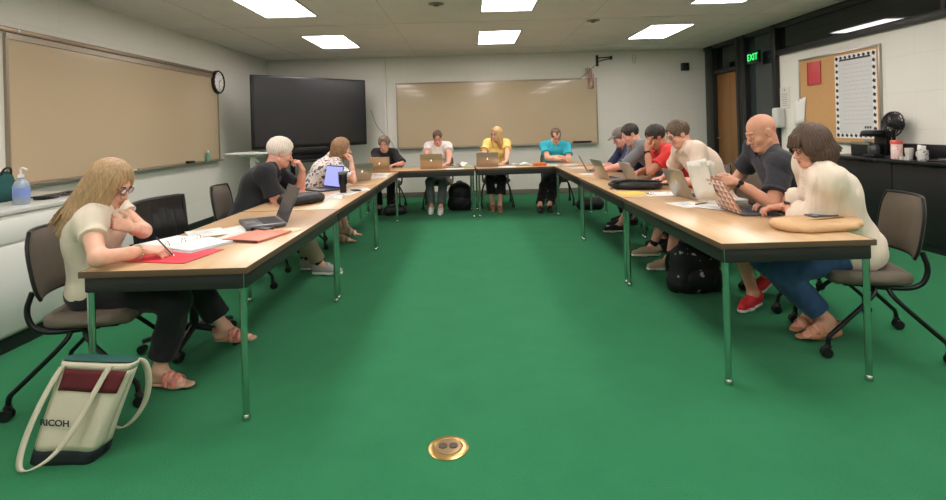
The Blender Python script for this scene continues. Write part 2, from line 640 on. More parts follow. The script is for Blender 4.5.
def person(label, base, face, head, hip_z=.55, s=1.0, girth=1.0, female=False, tone='fair',
           head_yaw=0, head_pitch=20, head_roll=0, twist=0, hs=None, voxel=.0065,
           hands=None, feet=None, bulge=.05, bk=.6, shrug=(.0, .015), shirt=None, pants=None, shoes=None, hair=None,
           glass=None, watch=None, belly=0.0, shoulder=None, bareleg=False, lips=(176, 96, 88), brow=(70, 52, 40), extra=None, seed=1, bust=1.0):
    """base: world (x, y) below the hips; face: direction the person sits (degrees, 0 = +Y, 90 = -X, -90 = +X)"""
    th = math.radians(face)
    B = np.array([base[0], base[1], 0.0])
    Ri = rotz(-th)
    def L(p): return Ri @ (np.array(p, float) - B)
    def Ld(p): return Ri @ np.array(p, float)
    root = thing('person', label, 'person', (base[0], base[1], 0), th)
    hs = (0.96 if female else 1.0) * (hs or 1.0)
    HC = L(head)
    H0 = np.array([0, 0, hip_z])
    # head frame
    yw, pt, rl = (math.radians(a) for a in (head_yaw, head_pitch, head_roll))
    HM = rotz(yw) @ rotx(-pt) @ roty(rl)
    # neck base below and behind head
    nd = nrm(np.array([0, .18 + .35 * math.sin(pt) * .5, 1.0]) + 0.5 * nrm(np.array([HC[0], HC[1], HC[2] - hip_z])))
    N = HC - nd * .134 * hs * (0.95 if female else 1.0) - HM @ np.array([0, .012, 0])
    N = N + np.array([0, -.012, 0])
    ch = N - H0; bulge *= bk
    back = nrm(np.cross(np.array([1.0, 0, 0]), ch)); back = back if back[1] < 0 else -back
    Wp = H0 + ch * .34 + back * bulge * .8
    C = H0 + ch * .68 + back * bulge
    up2 = nrm(N - C); up1 = nrm(Wp - H0)
    fw = rotz(math.radians(twist)) @ np.array([0, 1.0, 0])
    T = frame(up2, fw)
    Tw = frame(nrm(C - H0), rotz(math.radians(twist * .5)) @ np.array([0, 1.0, 0]))
    sw = (shoulder or (.165 if female else .185)) * s
    g = girth
    SH = {q_: N + up2 * (shrug[1] - .055 * s) + q_ * T[:, 0] * sw + T[:, 1] * (.012 + shrug[0]) for q_ in (1, -1)}
    clen = np.linalg.norm(ch)
    if clen > .60 * s or clen < .38 * s: print('TORSO', label[:40], round(clen, 3))

    def torso(v, o, k=.05, cuts=(), low=True):
        if low:
            v.ell(H0 + np.array([0, -.01, 0]), np.array([.175 * g + o, .125 * g + o, .11 + o]) * s, k=k, cuts=cuts)
        v.ell(Wp + Tw[:, 1] * (.01 + belly * .5), np.array([(.135 if female else .15) * g + o, .105 * g + belly * .6 + o, .15 + o]) * s, R=Tw, k=k, cuts=cuts)
        v.cap(H0 + ch * .08, C, .138 * g * s + o, .140 * s * (g * .5 + .5) + o, k=k, cuts=cuts, flat=(T[:, 1], .74))
        v.ell(C, np.array([(.145 if female else .165) * (g * .5 + .5) + o, .108 * (g * .5 + .5) + o, .155 + o]) * s, R=T, k=k, cuts=cuts)
        v.cap(SH[-1] * .85 + SH[1] * .15 + T[:, 1] * -.01, SH[1] * .85 + SH[-1] * .15 + T[:, 1] * -.01, .058 * s + o, k=k, cuts=cuts)
        if female:
            for sx in (-1, 1):
                v.ell(C + T @ (np.array([sx * .068, .085, .01]) * s), np.array([.062, .055, .062]) * s * bust + o, R=T, k=.04, cuts=cuts)
        else:
            v.ell(C + T @ (np.array([0, .06, .05]) * s), np.array([.12, .05, .08]) * s + o, R=T, k=.05, cuts=cuts)
        for sx in (-1, 1):
            v.cap(C - T[:, 1] * .01, SH[sx] * .9 + C * .1 - up2 * .02, .085 * s + o, .060 * s + o, k=k, cuts=cuts)
            v.cap(N + up2 * .02, SH[sx] + up2 * .012, .042 * s + o * .8, .045 * s + o * .8, k=.04, cuts=cuts)

    v = Vol(voxel)
    torso(v, 0.0)
    # neck and head
    nk = HC + HM @ (np.array([0, -.028, -.045]) * hs)
    v.cap(N - up2 * .02, nk, (.052 if female else .062) * s, (.050 if female else .057) * hs, k=.03)
    def hp(p): return HC + HM @ (np.array(p, float) * hs)
    def hr(*r): return np.array(r) * hs
    jw = .95 if female else 1.05
    v.ell(hp((0, -.012, .035)), hr(.076, .095, .085), R=HM, k=.02)
    v.ell(hp((0, .028, -.038)), hr(.058 * jw, .060, .078), R=HM, k=.03)
    v.ell(hp((0, .068, -.096)), hr(.024 * jw, .020, .018), R=HM, k=.025)
    for sx in (-1, 1):
        v.cap(hp((sx * .052 * jw, .0, -.06)), hp((sx * .022, .062, -.098)), .014 * hs, .014 * hs, k=.02)
        v.ell(hp((sx * .036, .060, -.030)), hr(.024, .022, .022), R=HM, k=.02)
    v.cap(hp((-.032, .078, .020)), hp((.032, .078, .020)), .010 * hs, k=.012)
    for sx in (-1, 1):
        v.ell(hp((sx * .032, .094, .001)), hr(.018, .012, .012), R=HM, k=.008, sub=True)
        v.ell(hp((sx * .032, .0765, .002)), hr(.0145, .0125, .0125), R=HM, k=.003)
    v.cap(hp((0, .086, .006)), hp((0, .108, -.034)), .0075 * hs, .0115 * hs, k=.010)
    for sx in (-1, 1):
        v.ell(hp((sx * .012, .096, -.038)), hr(.008, .011, .008), R=HM, k=.006)
        v.ell(hp((sx * .078, -.006, -.004)), hr(.009, .020, .032), R=HM @ rotz(sx * .35), k=.006)
        v.ell(hp((sx * .088, .0, -.002)), hr(.006, .010, .017), R=HM, k=.004, sub=True)
    v.ell(hp((0, .085, -.062)), hr(.024, .012, .0075), R=HM, k=.006)
    v.ell(hp((0, .084, -.077)), hr(.021, .012, .008), R=HM, k=.006)
    v.cap(hp((-.020, .098, -.0695)), hp((.020, .098, -.0695)), .0022 * hs, k=.004, sub=True)
    # arms
    l1, l2 = .285 * s, .245 * s
    arms = {}
    for sx in (1, -1):
        spec = hands[sx]
        Wt = L(spec['w'])
        ak = spec.get('k', 1.0)
        E = ik(SH[sx], Wt, l1 * ak, l2 * ak, Ld(spec.get('pole', (0, 0, -1))))
        fdir = Ld(spec['d']); nn = Ld(spec.get('n', (0, 0, -1)))
        arms[sx] = (SH[sx], E, Wt, fdir, nn)
        ag = .5 + .5 * g
        v.ell(SH[sx], np.array([.052, .052, .060]) * s * ag, k=.04)
        v.cap(SH[sx], E, .049 * s * ag, .040 * s * ag, k=.03)
        v.cap(E, E * .35 + Wt * .65, .041 * s * ag, .033 * s * ag, k=.02)
        v.cap(E * .35 + Wt * .65, Wt, .033 * s * ag, .0255 * s, k=.015)
        hand_ops(v, Wt, fdir, nn, sx, s=(.93 if female else 1.02), curl=spec.get('curl', (.35, .45, .3)), thumb=spec.get('thumb', .6), fr=1.12 if voxel > .0068 else 1.0)
    # legs
    legs = {}
    for sx in (1, -1):
        f = feet[sx]
        A = L(f['a'])
        J = H0 + np.array([sx * .088 * s, .02, -.005])
        K = ik(J, A, .425 * s, .415 * s, Ld(f['pole']) if 'pole' in f else np.array([sx * .12, .55, 1.0]))
        td = Ld(f.get('toe', rotz(th) @ np.array([0, 1, 0]))); td = nrm(td)
        legs[sx] = (J, K, A, td)
        v.cap(J, K, .082 * s * g ** .5, .056 * s, k=.03)
        v.cap(K, A, .053 * s, .034 * s, k=.02)
        v.ell(K * .68 + A * .32 - nrm(np.cross(np.cross(A - K, J - K), A - K)) * -.012, np.array([.05, .05, .11]) * s, R=frame(nrm(A - K), (0, 1, 0)), k=.03)
        dn = Ld(f.get('down', (0, 0, -1)))
        dn = nrm(dn - td * (dn @ td)); lat = np.cross(td, dn)
        heel = A - td * .035 + dn * .045; ball = A + td * .105 + dn * .058; tip = A + td * .15 + dn * .064
        v.cap(A, heel, .033 * s, .028 * s, k=.02)
        v.cap(heel, ball, .028 * s, .024 * s, k=.02)
        v.cap(A + td * .01, ball, .030 * s, .020 * s, k=.03)
        for q, (o_, ln) in enumerate(((-.026, .052), (-.010, .048), (.004, .044), (.016, .038), (.028, .030))):
            oo = o_ * (1 if sx > 0 else -1) * -1 * -1
            v.cap(ball + lat * oo * .9 * s + dn * .006, ball + lat * oo * s + td * ln * s + dn * .012, .0125 * s if q else .013 * s, .0085 * s if q else .011 * s, k=.006)
        f['_g'] = (heel, ball, tip, td, dn, lat)
    body = np_mesh('body', [v.mesh()], skin(tone), root)
    # eyes, brows, lips
    iris = mat('iris', (60, 44, 34), rough=.2)
    sc_ = mat('eye_white', (228, 222, 216), rough=.25)
    if head_pitch < 26:
        for sx in (-1, 1):
            e = M().ell(hp((sx * .032, .0795, .000)), hr(.0105, .0115, .0062), R=HM, n=14).build('eye', sc_, root)
            M().ell(hp((sx * .032, .0885, -.001)), hr(.0050, .0030, .0052), R=HM, n=12).build('iris', iris, e)
    bm_ = mat('brow_%d_%d_%d' % brow, brow, rough=.8)
    for sx in (-1, 1):
        M().tube([hp((sx * .014, .0875, .0205)), hp((sx * .030, .0885, .0255)), hp((sx * .047, .079, .0205))], [.003, .0034, .0018], 8).build('eyebrow', bm_, root)
    lm = mat('lips_%d_%d_%d' % lips, lips, rough=.45)
    lp = M()
    lp.ell(hp((0, .0895, -.0635)), hr(.019, .0090, .0045), R=HM, n=14).ell(hp((0, .0885, -.0755)), hr(.017, .0090, .0055), R=HM, n=14)
    lp.build('lips', lm, root)

    # shirt
    sv = Vol(voxel)
    off = shirt.get('off', .014)
    hem = shirt.get('hem', -.07)
    hcut = [(H0 + np.array([0, 0, hem]), (0, -.25, -1))]
    torso(sv, off, cuts=hcut)
    if shirt.get('drape'):
        sv.ell(H0 + np.array([0, -.01, .03]), np.array([.185 * g, .135 * g, .16]) * s, k=.08, cuts=hcut)
    for sx in (1, -1):
        S, E, Wt = arms[sx][:3]
        ln = shirt.get('sleeve', .55); lo = shirt.get('loose', .012)
        ag = .5 + .5 * g
        sv.ell(S, (np.array([.054, .054, .060]) * ag) * s + off, k=.04)
        if ln <= 1.0:
            e = S + (E - S) * ln
            sv.cap(S, e + nrm(E - S) * .05, .047 * s * ag + off * .8, .044 * s * ag + off + lo, k=.03, cuts=[(e, E - S)])
            sv.cap(e - nrm(E - S) * .016, e + nrm(E - S) * .05, .0452 * s * ag + off + lo, .0452 * s * ag + off + lo, k=.002, cuts=[(e, E - S), (e - nrm(E - S) * .016, S - E)])
        else:
            e = E + (Wt - E) * (ln - 1)
            sv.cap(S, E, .050 * s * ag + off, .043 * s * ag + off + lo, k=.03)
            sv.cap(E, e + nrm(Wt - E) * .05, .043 * s * ag + off + lo, .034 * s + off + lo * .8, k=.02, cuts=[(e, Wt - E)])
    nw = shirt.get('neck', .060)
    sv.cap(N + up2 * .015 + T[:, 1] * .012, N + up2 * .13 + T[:, 1] * .05, nw * s, (nw + .03) * s, k=.006, sub=True)
    if shirt.get('v'):
        dp = shirt['v']
        top = N + up2 * .03 + T[:, 1] * .095
        sv.cap(top, top - up2 * dp + T[:, 1] * .045, .036, .006, k=.004, sub=True)
    if shirt.get('collar'):
        ring = []
        for q in range(15):
            a = math.radians(-150 + 300 * q / 14) + math.pi
            ring.append(N + up2 * (.042 - .022 * (-math.cos(a) * -1 + 1) * .5) + T @ np.array([math.sin(a) * .070 * s, -math.cos(a) * -.066 * s + .012, 0]))
        for a_, b_ in zip(ring[:-1], ring[1:]):
            sv.cap(a_, b_, .012, k=.006)
            sv.cap(a_ - up2 * .018 + (a_ - N) * .12, b_ - up2 * .018 + (b_ - N) * .12, .010, k=.008)
        # placket leaves
        for sx in (-1, 1):
            p0 = N + up2 * .030 + T @ np.array([sx * .030, .085, 0])
            sv.cap(p0, p0 - up2 * .045 + T @ np.array([sx * .022, .012, 0]), .010, .006, k=.006)
    sh = np_mesh('shirt', [sv.mesh(wrinkle(shirt.get('wr', .0024), seed, 34, .45))], shirt['m'], root)
    if shirt.get('buttons'):
        bt = M()
        for q in range(3):
            bt.ell(N + up2 * (-.02 - .035 * q) + T @ np.array([0, .118 + .012 * q, 0]), (.005, .005, .005), n=8)
        bt.build('button', mat('button', (225, 215, 200)), sh)

    # trousers
    if pants:
        pv = Vol(voxel)
        po = pants.get('off', .010)
        pv.ell(H0 + np.array([0, -.01, -.005]), np.array([.175 * g + po, .125 * g + po, .115 + po]) * s, k=.04, cuts=[(H0 + np.array([0, 0, .07]), (0, .2, 1))])
        ln = pants.get('len', .93); fl = pants.get('flare', .018)
        for sx in (1, -1):
            J, K, A, td = legs[sx]
            if ln <= 1e-6 + .5:       # shorts: fraction of thigh = ln * 2
                e = J + (K - J) * ln * 2
                pv.cap(J, e + nrm(K - J) * .05, .084 * s * g ** .5 + po, .070 * s + po, k=.03, cuts=[(e, K - J)])
            else:
                e = K + (A - K) * (ln - .5) * 2
                pv.cap(J, K, .083 * s * g ** .5 + po, .060 * s + po + .004, k=.03)
                pv.cap(K, K + (A - K) * .5, .058 * s + po + .004, .050 * s + po + fl * .5, k=.03, cuts=[(e, A - K)])
                pv.cap(K + (A - K) * .5, e + nrm(A - K) * .04, .050 * s + po + fl * .5, .040 * s + po + fl, k=.02, cuts=[(e, A - K)])
        np_mesh('trousers' if pants.get('len', .93) > .5 else 'shorts', [pv.mesh(wrinkle(.0026, seed + 5, 34, .4))], pants['m'], root)
    # shoes
    for sx in (1, -1):
        heel, ball, tip, td, dn, lat = feet[sx]['_g']
        kind = shoes['kind']
        zup = -dn
        if kind in ('sneaker', 'shoe'):
            q = Vol(.0055)
            sole = heel + dn * .030
            q.cap(heel + zup * .03 - td * .0, heel + zup * .035, .042, .038, k=.02, cuts=[(heel + zup * .055, zup), (sole, dn)])
            q.cap(heel + zup * .002, ball + zup * .004, .040, .038, k=.03, cuts=[(sole, dn)])
            q.cap(ball + zup * .004, tip + td * .035 + zup * .004, .040, .030, k=.03, cuts=[(sole, dn)])
            q.cap(heel + zup * .03, ball + zup * .012, .040, .030, k=.03, cuts=[(sole, dn), (heel + zup * .062, zup)])
            so = np_mesh('shoe', [q.mesh()], shoes['m'], root)
            z = Vol(.0055)
            for a_, b_, r0, r1 in ((heel, ball, .043, .043), (ball, tip + td * .035, .043, .032)):
                z.cap(a_ + dn * .024, b_ + dn * .012, r0, r1, k=.02, cuts=[(sole + zup * .010, zup), (sole + dn * .012, dn)])
            np_mesh('sole', [z.mesh()], shoes['sole'], so)
            if shoes.get('lace'):
                lc = M()
                for r_ in range(4):
                    p = ball + zup * (.040 + .008 * r_) - td * (.0 + .018 * r_)
                    lc.tube([p - lat * .020, p + zup * .006, p + lat * .020], .0028, 6)
                lc.build('laces', shoes['lace'], so)
        else:   # sandals and flats
            z = Vol(.005)
            hl = shoes.get('wedge', 0.0)
            for a_, b_, r0, r1 in ((heel, ball, .032, .040), (ball, tip + td * .02, .040, .032)):
                z.cap(a_ + dn * .020, b_ + dn * .014, r0, r1, k=.02, cuts=[(ball + dn * .010 - td * .0, zup), (ball + dn * .024, dn)])
            if hl:
                z.cap(heel + dn * .03, ball + dn * .03 - td * .03, .032, .030, k=.02, cuts=[(heel + dn * .022, zup), (heel + dn * (.03 + hl), dn)])
            so = np_mesh('sandal', [z.mesh()], shoes['sole'], root)
            for (c, w_, h_, hw) in ((ball + dn * .010 + td * .004, .043, .042, .016), (ball - td * .045 + dn * .006, .042, .060, .015)):
                st = M()
                st.grid([[c + td * o_ + lat * w_ * math.cos(a) + zup * (h_ * math.sin(a) - o_ * .35) for o_ in (-hw, 0, hw)] for a in np.linspace(-.3, math.pi + .3, 17)])
                st.build('strap', shoes['m'], so, solid=.003)
            st = M()
            st.grid([[heel + td * (.045 * math.cos(a) * -1 + .012) + lat * .040 * math.sin(a) + zup * (.030 + o_) for o_ in (-.008, .008)] for a in np.linspace(-1.5, 1.5, 15)])
            st.build('heel_strap', shoes['m'], so, solid=.003)
        if shoes.get('sock'):
            A = legs[sx][2]; K = legs[sx][1]
            M().tube([A + (K - A) * .16, A + (K - A) * .06, A, A + dn * .02], [.043, .041, .040, .038], 16).build('sock', shoes['sock'], root)
    # hair
    if hair:
        q = Vol(hair.get('vox', min(voxel, .006)))
        kd = hair['kind']; t_ = hair.get('t', .012)
        FC = dict(c=hp((0, .118, -.040)), r=hr(.074, .080, .120 + hair.get('hl', .012 if hair['kind'] in ('short', 'curly', 'bun') else 0)))
        if kd in ('short', 'curly', 'bun'):
            cut = [(hp((0, 0, hair.get('nape', -.022))), HM @ np.array([0, .6, -1.0]))]
            q.ell(hp((0, -.014, .037 + t_ * .3)), hr(.076 + t_, .095 + t_, .085 + t_), R=HM, k=.01, cuts=cut)
            if hair.get('thin'):
                [q.ell(hp((sx * .045, .075, .085)), hr(.030, .050, .045), R=HM, k=.012, sub=True) for sx in (-1, 1)]
            q.ell(FC['c'], FC['r'], R=HM, k=.010, sub=True)
            if kd == 'bun':
                q.ell(hp((0, -.115, .04)), hr(.030, .026, .030), R=HM, k=.02)
            for sx in (-1, 1):   # ears stay clear
                q.ell(hp((sx * .092, .004, -.012)), hr(.020, .022, .032), R=HM, k=.008, sub=True)
            fn = strand_disp(HC, HM, 30 if kd != 'curly' else 22, .0028 if kd != 'curly' else .0045, seed)
            if True:
                w_ = wrinkle(.0030 if kd == 'curly' else .0014, seed, 110); f0 = fn
                fn = lambda x, y, z: f0(x, y, z) + w_(x, y, z)
            parts = [q.mesh(fn)]
        else:
            q.ell(hp((0, -.016, .040 + t_ * .3)), hr(.078 + t_, .097 + t_, .087 + t_), R=HM, k=.01)
            down = hair.get('down', .20)
            dv = nrm(hair.get('dir', (0, -.10, -1)))      # local
            wd = hair.get('w', .060)
            for xx, yy, rr_ in ((-.062, -.010, .030), (.062, -.010, .030), (-.045, -.055, .040), (.045, -.055, .040), (0, -.07, .045)):
                st_ = hp((xx, yy, .0))
                q.cap(hp((xx, yy, .03)), st_ + dv * down * .6, (rr_ + t_ * .5), (rr_ + hair.get('puff', 0)), k=.03)
                en = st_ + dv * down + np.array([0, -.012, 0])
                q.cap(st_ + dv * down * .6, en, (rr_ + hair.get('puff', 0)), rr_ * hair.get('tip', .5), k=.03)
            if kd == 'bob':
                q.ell(hp((0, -.02, -.035)), hr(.100, .112, .085), R=HM, k=.03, cuts=[(hp((0, 0, hair.get('bobz', -.105))), HM @ np.array([0, .15, -1.0]))])
            fo = hair.get('face', 0.0)
            q.ell(FC['c'] + HM @ np.array([0, fo, 0]), FC['r'] * np.array([hair.get('fw', .86), 1, hair.get('fh', 1)]), R=HM, k=.008, sub=True)
            q.cap(hp((0, .10, -.06)), hp((0, .12, -.25)), .070 * hs, .09 * hs, k=.01, sub=True)
            if hair.get('fringe'):
                for sx in (-.045, -.03, -.015, 0, .015, .03, .045):
                    q.cap(hp((sx * .8, .078, .082)), hp((sx, .100, .030)), .015, .009, k=.010)
            parts = [q.mesh(strand_disp(HC, HM, 34, .0026, seed))]
            if hair.get('locks'):
                rr = random.Random(seed + 9)
                lk = M()
                for i in range(hair['locks']):
                    a = rr.uniform(.62, 2 * math.pi - .62)      # 0 = front
                    hx, hy = math.sin(a), math.cos(a)
                    rad = rr.uniform(.99, 1.05)
                    P0 = hp((hx * .025, hy * .03 - .01, .118 + t_))
                    P1 = hp((hx * (.066 + t_) * rad, hy * (.078 + t_) * rad - .012, .085))
                    P2 = hp((hx * (.082 + t_) * rad, hy * (.095 + t_) * rad - .014, .02))
                    P3 = P2 + dv * down * rr.uniform(.35, .5) + HM @ np.array([hx * .006, hy * .006, 0])
                    P4 = P2 + dv * down * rr.uniform(.85, 1.12) + HM @ np.array([rr.uniform(-.012, .012) - hx * .03, -.02 - .02 * rr.random(), 0])
                    pts = arc_pts([P0, P1, P2, P3, P4], 2)
                    r0 = rr.uniform(.004, .007)
                    n_ = len(pts)
                    lk.tube(pts, [r0 * (.7 + .5 * math.sin(math.pi * min(1, j / n_ * 1.15))) * (1 - .75 * max(0, j / n_ - .7) / .3) for j in range(n_)], 6, flat=1.7, caps=False)
                parts.append((np.array(lk.V), np.array(lk.F)))
        np_mesh('hair', parts, hair['m'], root)
        if hair.get('cap'):
            cp = M()
            cp.ell(hp((0, -.014, .055)), hr(.094, .112, .085), R=HM, n=24)
            cp.ell(hp((0, .105, .045)), hr(.075, .075, .010), R=HM @ rotx(-.2), n=20)
            cap_ = cp.build('cap', hair['cap'], root)
    if glass:
        glasses(root, HM, HC, glass if isinstance(glass, tuple) else (40, 34, 34), hs, dark=(seed == 99))
    for sx in (1, -1):
        if watch and sx in watch:
            S, E, Wt, fd, nn = arms[sx]
            ax_ = nrm(Wt - E); p = Wt - ax_ * .022
            R_ = frame(ax_, nn)
            wm, fm = watch[sx]
            b = M().lathe([(.0275, -.010), (.0305, -.010), (.0305, .010), (.0275, .010)], p, 22, R=R_ @ np.diag([1.06, 1, 1]), caps=False).build('wristwatch', wm, root)
            out = -nrm(nn - ax_ * (nn @ ax_))
            M().lathe([(.002, -.004), (.017, -.004), (.018, .003), (.015, .005), (.001, .005)], p + out * .033, 20, R=frame(out, ax_)).build('watch_face', fm, b)
    return root, dict(HC=HC, HM=HM, arms=arms, legs=legs, T=T, N=N, root=root, hp=hp)
# ------------------------------------------------------------------ the room
wallp = brick_mat('painted_block_side', (232, 229, 219), 'Y', .35)
wallb = brick_mat('painted_block_back', (216, 213, 204), 'X', .12)
walll = brick_mat('painted_block_left', (222, 219, 210), 'Y', .12)
ceilm = mat('ceiling_tile', (232, 222, 222), rough=.9, bump=.25, bscale=180, var=.03, vscale=3)
basem = mat('rubber_base', (30, 34, 32), rough=.5)
dark = mat('dark_frame', (30, 30, 29), rough=.38)
darkglass = mat('dark_glass', (16, 22, 22), rough=.04, spec=.9)
alum = mat('aluminium', (170, 165, 155), rough=.35, metal=.8)
board_enamel = mat('tan_enamel', (190, 170, 140), rough=.16, spec=.5, bump=.02, bscale=5, coat=.3)
whitelam = mat('white_laminate', (222, 222, 216), rough=.35)
blackp = mat('black_plastic', (20, 20, 21), rough=.4)
blackm = mat('black_metal', (18, 19, 20), rough=.35, metal=.3)
chrome = mat('chrome', (200, 204, 200), rough=.16, metal=1.0)
paper = mat('paper', (236, 234, 228), rough=.8)
ink = mat('ink', (60, 60, 64), rough=.8)

struct('floor', M().box(((XL + XR) / 2, (YB + YF) / 2, -.05), (XR - XL + .4, YB - YF + .4, .1)), carpet_mat(), smooth=False)
struct('ceiling', M().box(((XL + XR) / 2, (YB + YF) / 2, CEIL + .05), (XR - XL + .4, YB - YF + .4, .1)), ceilm, smooth=False)
struct('wall_left', M().box((XL - .06, (YB + YF) / 2, CEIL / 2), (.12, YB - YF, CEIL)), walll, smooth=False)
struct('wall_back', M().box(((XL + XR) / 2, YB + .06, CEIL / 2), (XR - XL + .24, .12, CEIL)), wallb, smooth=False)
struct('wall_front', M().box(((XL + XR) / 2, YF - .06, CEIL / 2), (XR - XL + .24, .12, CEIL)), wallb, smooth=False)
# right wall: block up to 2.31 m, dark glazing above, dark sidelight and a door beyond
WEND = 8.12
struct('wall_right', M().box((XR + .06, (WEND + YF) / 2, 2.31 / 2), (.12, WEND - YF, 2.31)), wallp, smooth=False)
struct('trim_1', M().box((XR + .02, (WEND + YF) / 2, 2.35), (.16, WEND - YF, .08), .004), dark)
struct('trim_2', M().box((XR + .02, (YB + YF) / 2, CEIL - .03), (.16, YB - YF, .06), .004), dark)
struct('window_1', M().box((XR + .03, (WEND + YF) / 2, 2.57), (.02, WEND - YF, .40)), darkglass, smooth=False)
m = M()
for y in (WEND - .03, 8.99, 9.20, YB - .22):
    m.box((XR + .01, y, CEIL / 2), (.15, .10 if y != YB - .22 else .30, CEIL), .004)
for y in (5.2, 2.2, -.8):
    m.box((XR + .02, y, 2.57), (.14, .05, .42), .003)
m.box((XR + .01, 9.1, CEIL / 2), (.13, .16, CEIL), .003)
struct('trim_3', m, dark)
struct('window_2', M().box((XR + .04, 8.56, 1.85), (.02, .86, 1.85)), mat('teal_glass', (44, 54, 54), rough=.06, spec=.8), smooth=False)
m = M()
m.box((XR + .02, 8.56, .93), (.13, .86, .06), .004)
m.box((XR + .03, 8.56, .45), (.10, .86, .90), .004)
struct('trim_4', m, dark)
# door with its transom
wood_d = wood_mat('door_wood', (128, 88, 48), (152, 108, 62), rough=.4, axis='Z', scale=.6)
dr = M().box((XR + .05, 9.72, 1.11), (.05, .96, 2.22), .004).build('door_1', wood_d); dr['kind'] = 'structure'
h_ = M()
h_.lathe([(.028, 0), (.028, .008), (.012, .012), (.012, .04)], (XR + .025, 10.10, 1.02), 16, R=roty(-math.pi / 2))
h_.tube(arc_pts([(XR - .02, 10.10, 1.02), (XR - .03, 10.08, 1.02), (XR - .03, 9.97, 1.02)], 1), .009, 8)
h_.build('door_handle', chrome, dr)
m = M(); m.box((XR + .03, 9.75, 2.27), (.12, 1.1, .07), .004)
struct('trim_5', m, dark)
struct('window_3', M().box((XR + .05, 9.75, 2.53), (.02, 1.1, .46)), darkglass, smooth=False)
struct('wall_side', M().box((XR + .16, 9.3, CEIL / 2), (.04, 2.5, CEIL)), dark, smooth=False)
# baseboards
struct('baseboard_left', M().box((XL + .008, (YB + YF) / 2, .05), (.016, YB - YF, .10), .003), basem)
struct('baseboard_back', M().box(((XL + XR) / 2, YB - .008, .05), (XR - XL, .016, .10), .003), mat('grey_base', (112, 108, 98), rough=.6))
struct('baseboard_right', M().box((XR - .008, (WEND + YF) / 2, .05), (.016, WEND - YF, .10), .003), basem)
# corner post of the back wall, beside the board
struct('trim_6', M().box((-1.66, YB - .025, CEIL / 2), (.05, .05, CEIL), .006), wallb)
struct('trim_7', M().box((-2.92, YB - .012, CEIL - .012), (2.4, .024, .024)), wallb)
# ceiling joints
m = M()
for y in (2.1, 4.65, 7.2, 9.7):
    m.box(((XL + XR) / 2, y, CEIL - .0008), (XR - XL, .004, .0016))
for x in (-3.2, -1.0, 1.65, 3.9):
    m.box((x, (YB + YF) / 2, CEIL - .0008), (.004, YB - YF, .0016))
struct('trim_8', m, mat('ceiling_joint', (176, 170, 164), rough=.9), smooth=False)

# ------------------------------------------------------------------ ceiling lights
lens = mat('light_lens', (250, 250, 245), rough=.5, emit=(255, 246, 243), estr=LIGHT_POWER)
lframe = mat('light_frame', (214, 212, 204), rough=.5)
def ceiling_light(x, y, label):
    t = thing('ceiling_light', label, 'ceiling light', (x, y, CEIL), 0, 'fluorescent panels in the ceiling')
    m = M()
    for sx in (-1, 1):
        m.box((sx * .318, 0, -.006), (.025, 1.25, .012), .002)
        m.box((0, sx * .6125, -.006), (.66, .025, .012), .002)
    m.build('frame', lframe, t)
    M().box((0, 0, -.005), (.612, 1.20, .006)).build('diffuser', lens, t, smooth=False)
cols = ((-2.17, 'left'), (.49, 'middle'), (3.03, 'right'))
rows = ((8.52, 'nearest the back wall'), (5.95, 'second from the back wall'), (3.4, 'third from the back wall'), (.85, 'fourth from the back wall'), (-1.7, 'fifth from the back wall'))
for x, cn in cols:
    for y, rn in rows:
        ceiling_light(x, y - (0 if x != 3.03 else .12), 'glowing white ceiling light panel in the %s column, %s' % (cn, rn))

# ------------------------------------------------------------------ boards, clock, screen
def board(name, label, p0, p1, z0, z1, n, tray, rail):
    """p0, p1: ends of the board on the wall (x, y), n: normal into the room"""
    t = thing(name, label, 'board', (p0[0], p0[1], z0))
    p0 = np.array([0, 0, 0.0]); p1 = np.array([p1[0] - t.location.x, p1[1] - t.location.y, 0.0])
    n = np.array([n[0], n[1], 0.0]); H = z1 - z0; up = np.array([0, 0, 1.0]); d = nrm(p1)
    M().quadbox([p0, p1, p1 + up * H, p0 + up * H], n, .018).build('writing_surface', board_enamel, t, smooth=False)
    f = M()
    def bar(a, b, w_, th_):
        q = nrm(np.cross(b - a, n)) * w_ / 2
        f.quadbox([a - q, b - q, b + q, a + q], n, th_)
    bar(p0 - d * .01, p1 + d * .01, .03, .028); bar(p0, p0 + up * H, .025, .028); bar(p1, p1 + up * H, .025, .028)
    bar(p0 - d * .01 + up * H, p1 + d * .01 + up * H, rail, .032)
    f.build('frame', mat('board_frame', (150, 138, 120), rough=.35, metal=.4), t)
    if tray:
        M().quadbox([p0 + n * .02 - up * .02, p1 + n * .02 - up * .02, p1 + n * .02, p0 + n * .02], n, .075).build('tray', alum, t, smooth=False)
    return t
board('writing_board', 'long tan enamel writing board with bronze rail on the left wall', (XL, 4.57), (XL, 8.40), .96, 2.26, (1, 0), True, .05)
board('writing_board', 'wide tan enamel writing board centred on the back wall behind the seated row', (-1.43, YB), (2.52, YB), .98, 2.25, (0, -1), True, .03)

# map rail on the left wall above the board, running to the near edge
t = thing('map_rail', 'thin bronze display rail running along the left wall above the tan board', 'rail', (XL, 3.0, 2.30))
M().box((.012, 2.7, .02), (.024, 5.7, .045), .004).build('rail_bar', mat('bronze', (146, 128, 108), rough=.35, metal=.5), t)
m = M()
for y in (1.7, 3.9, 5.1): m.box((.026, y, .02), (.006, .03, .03), .002)
m.build('clip', alum, t)

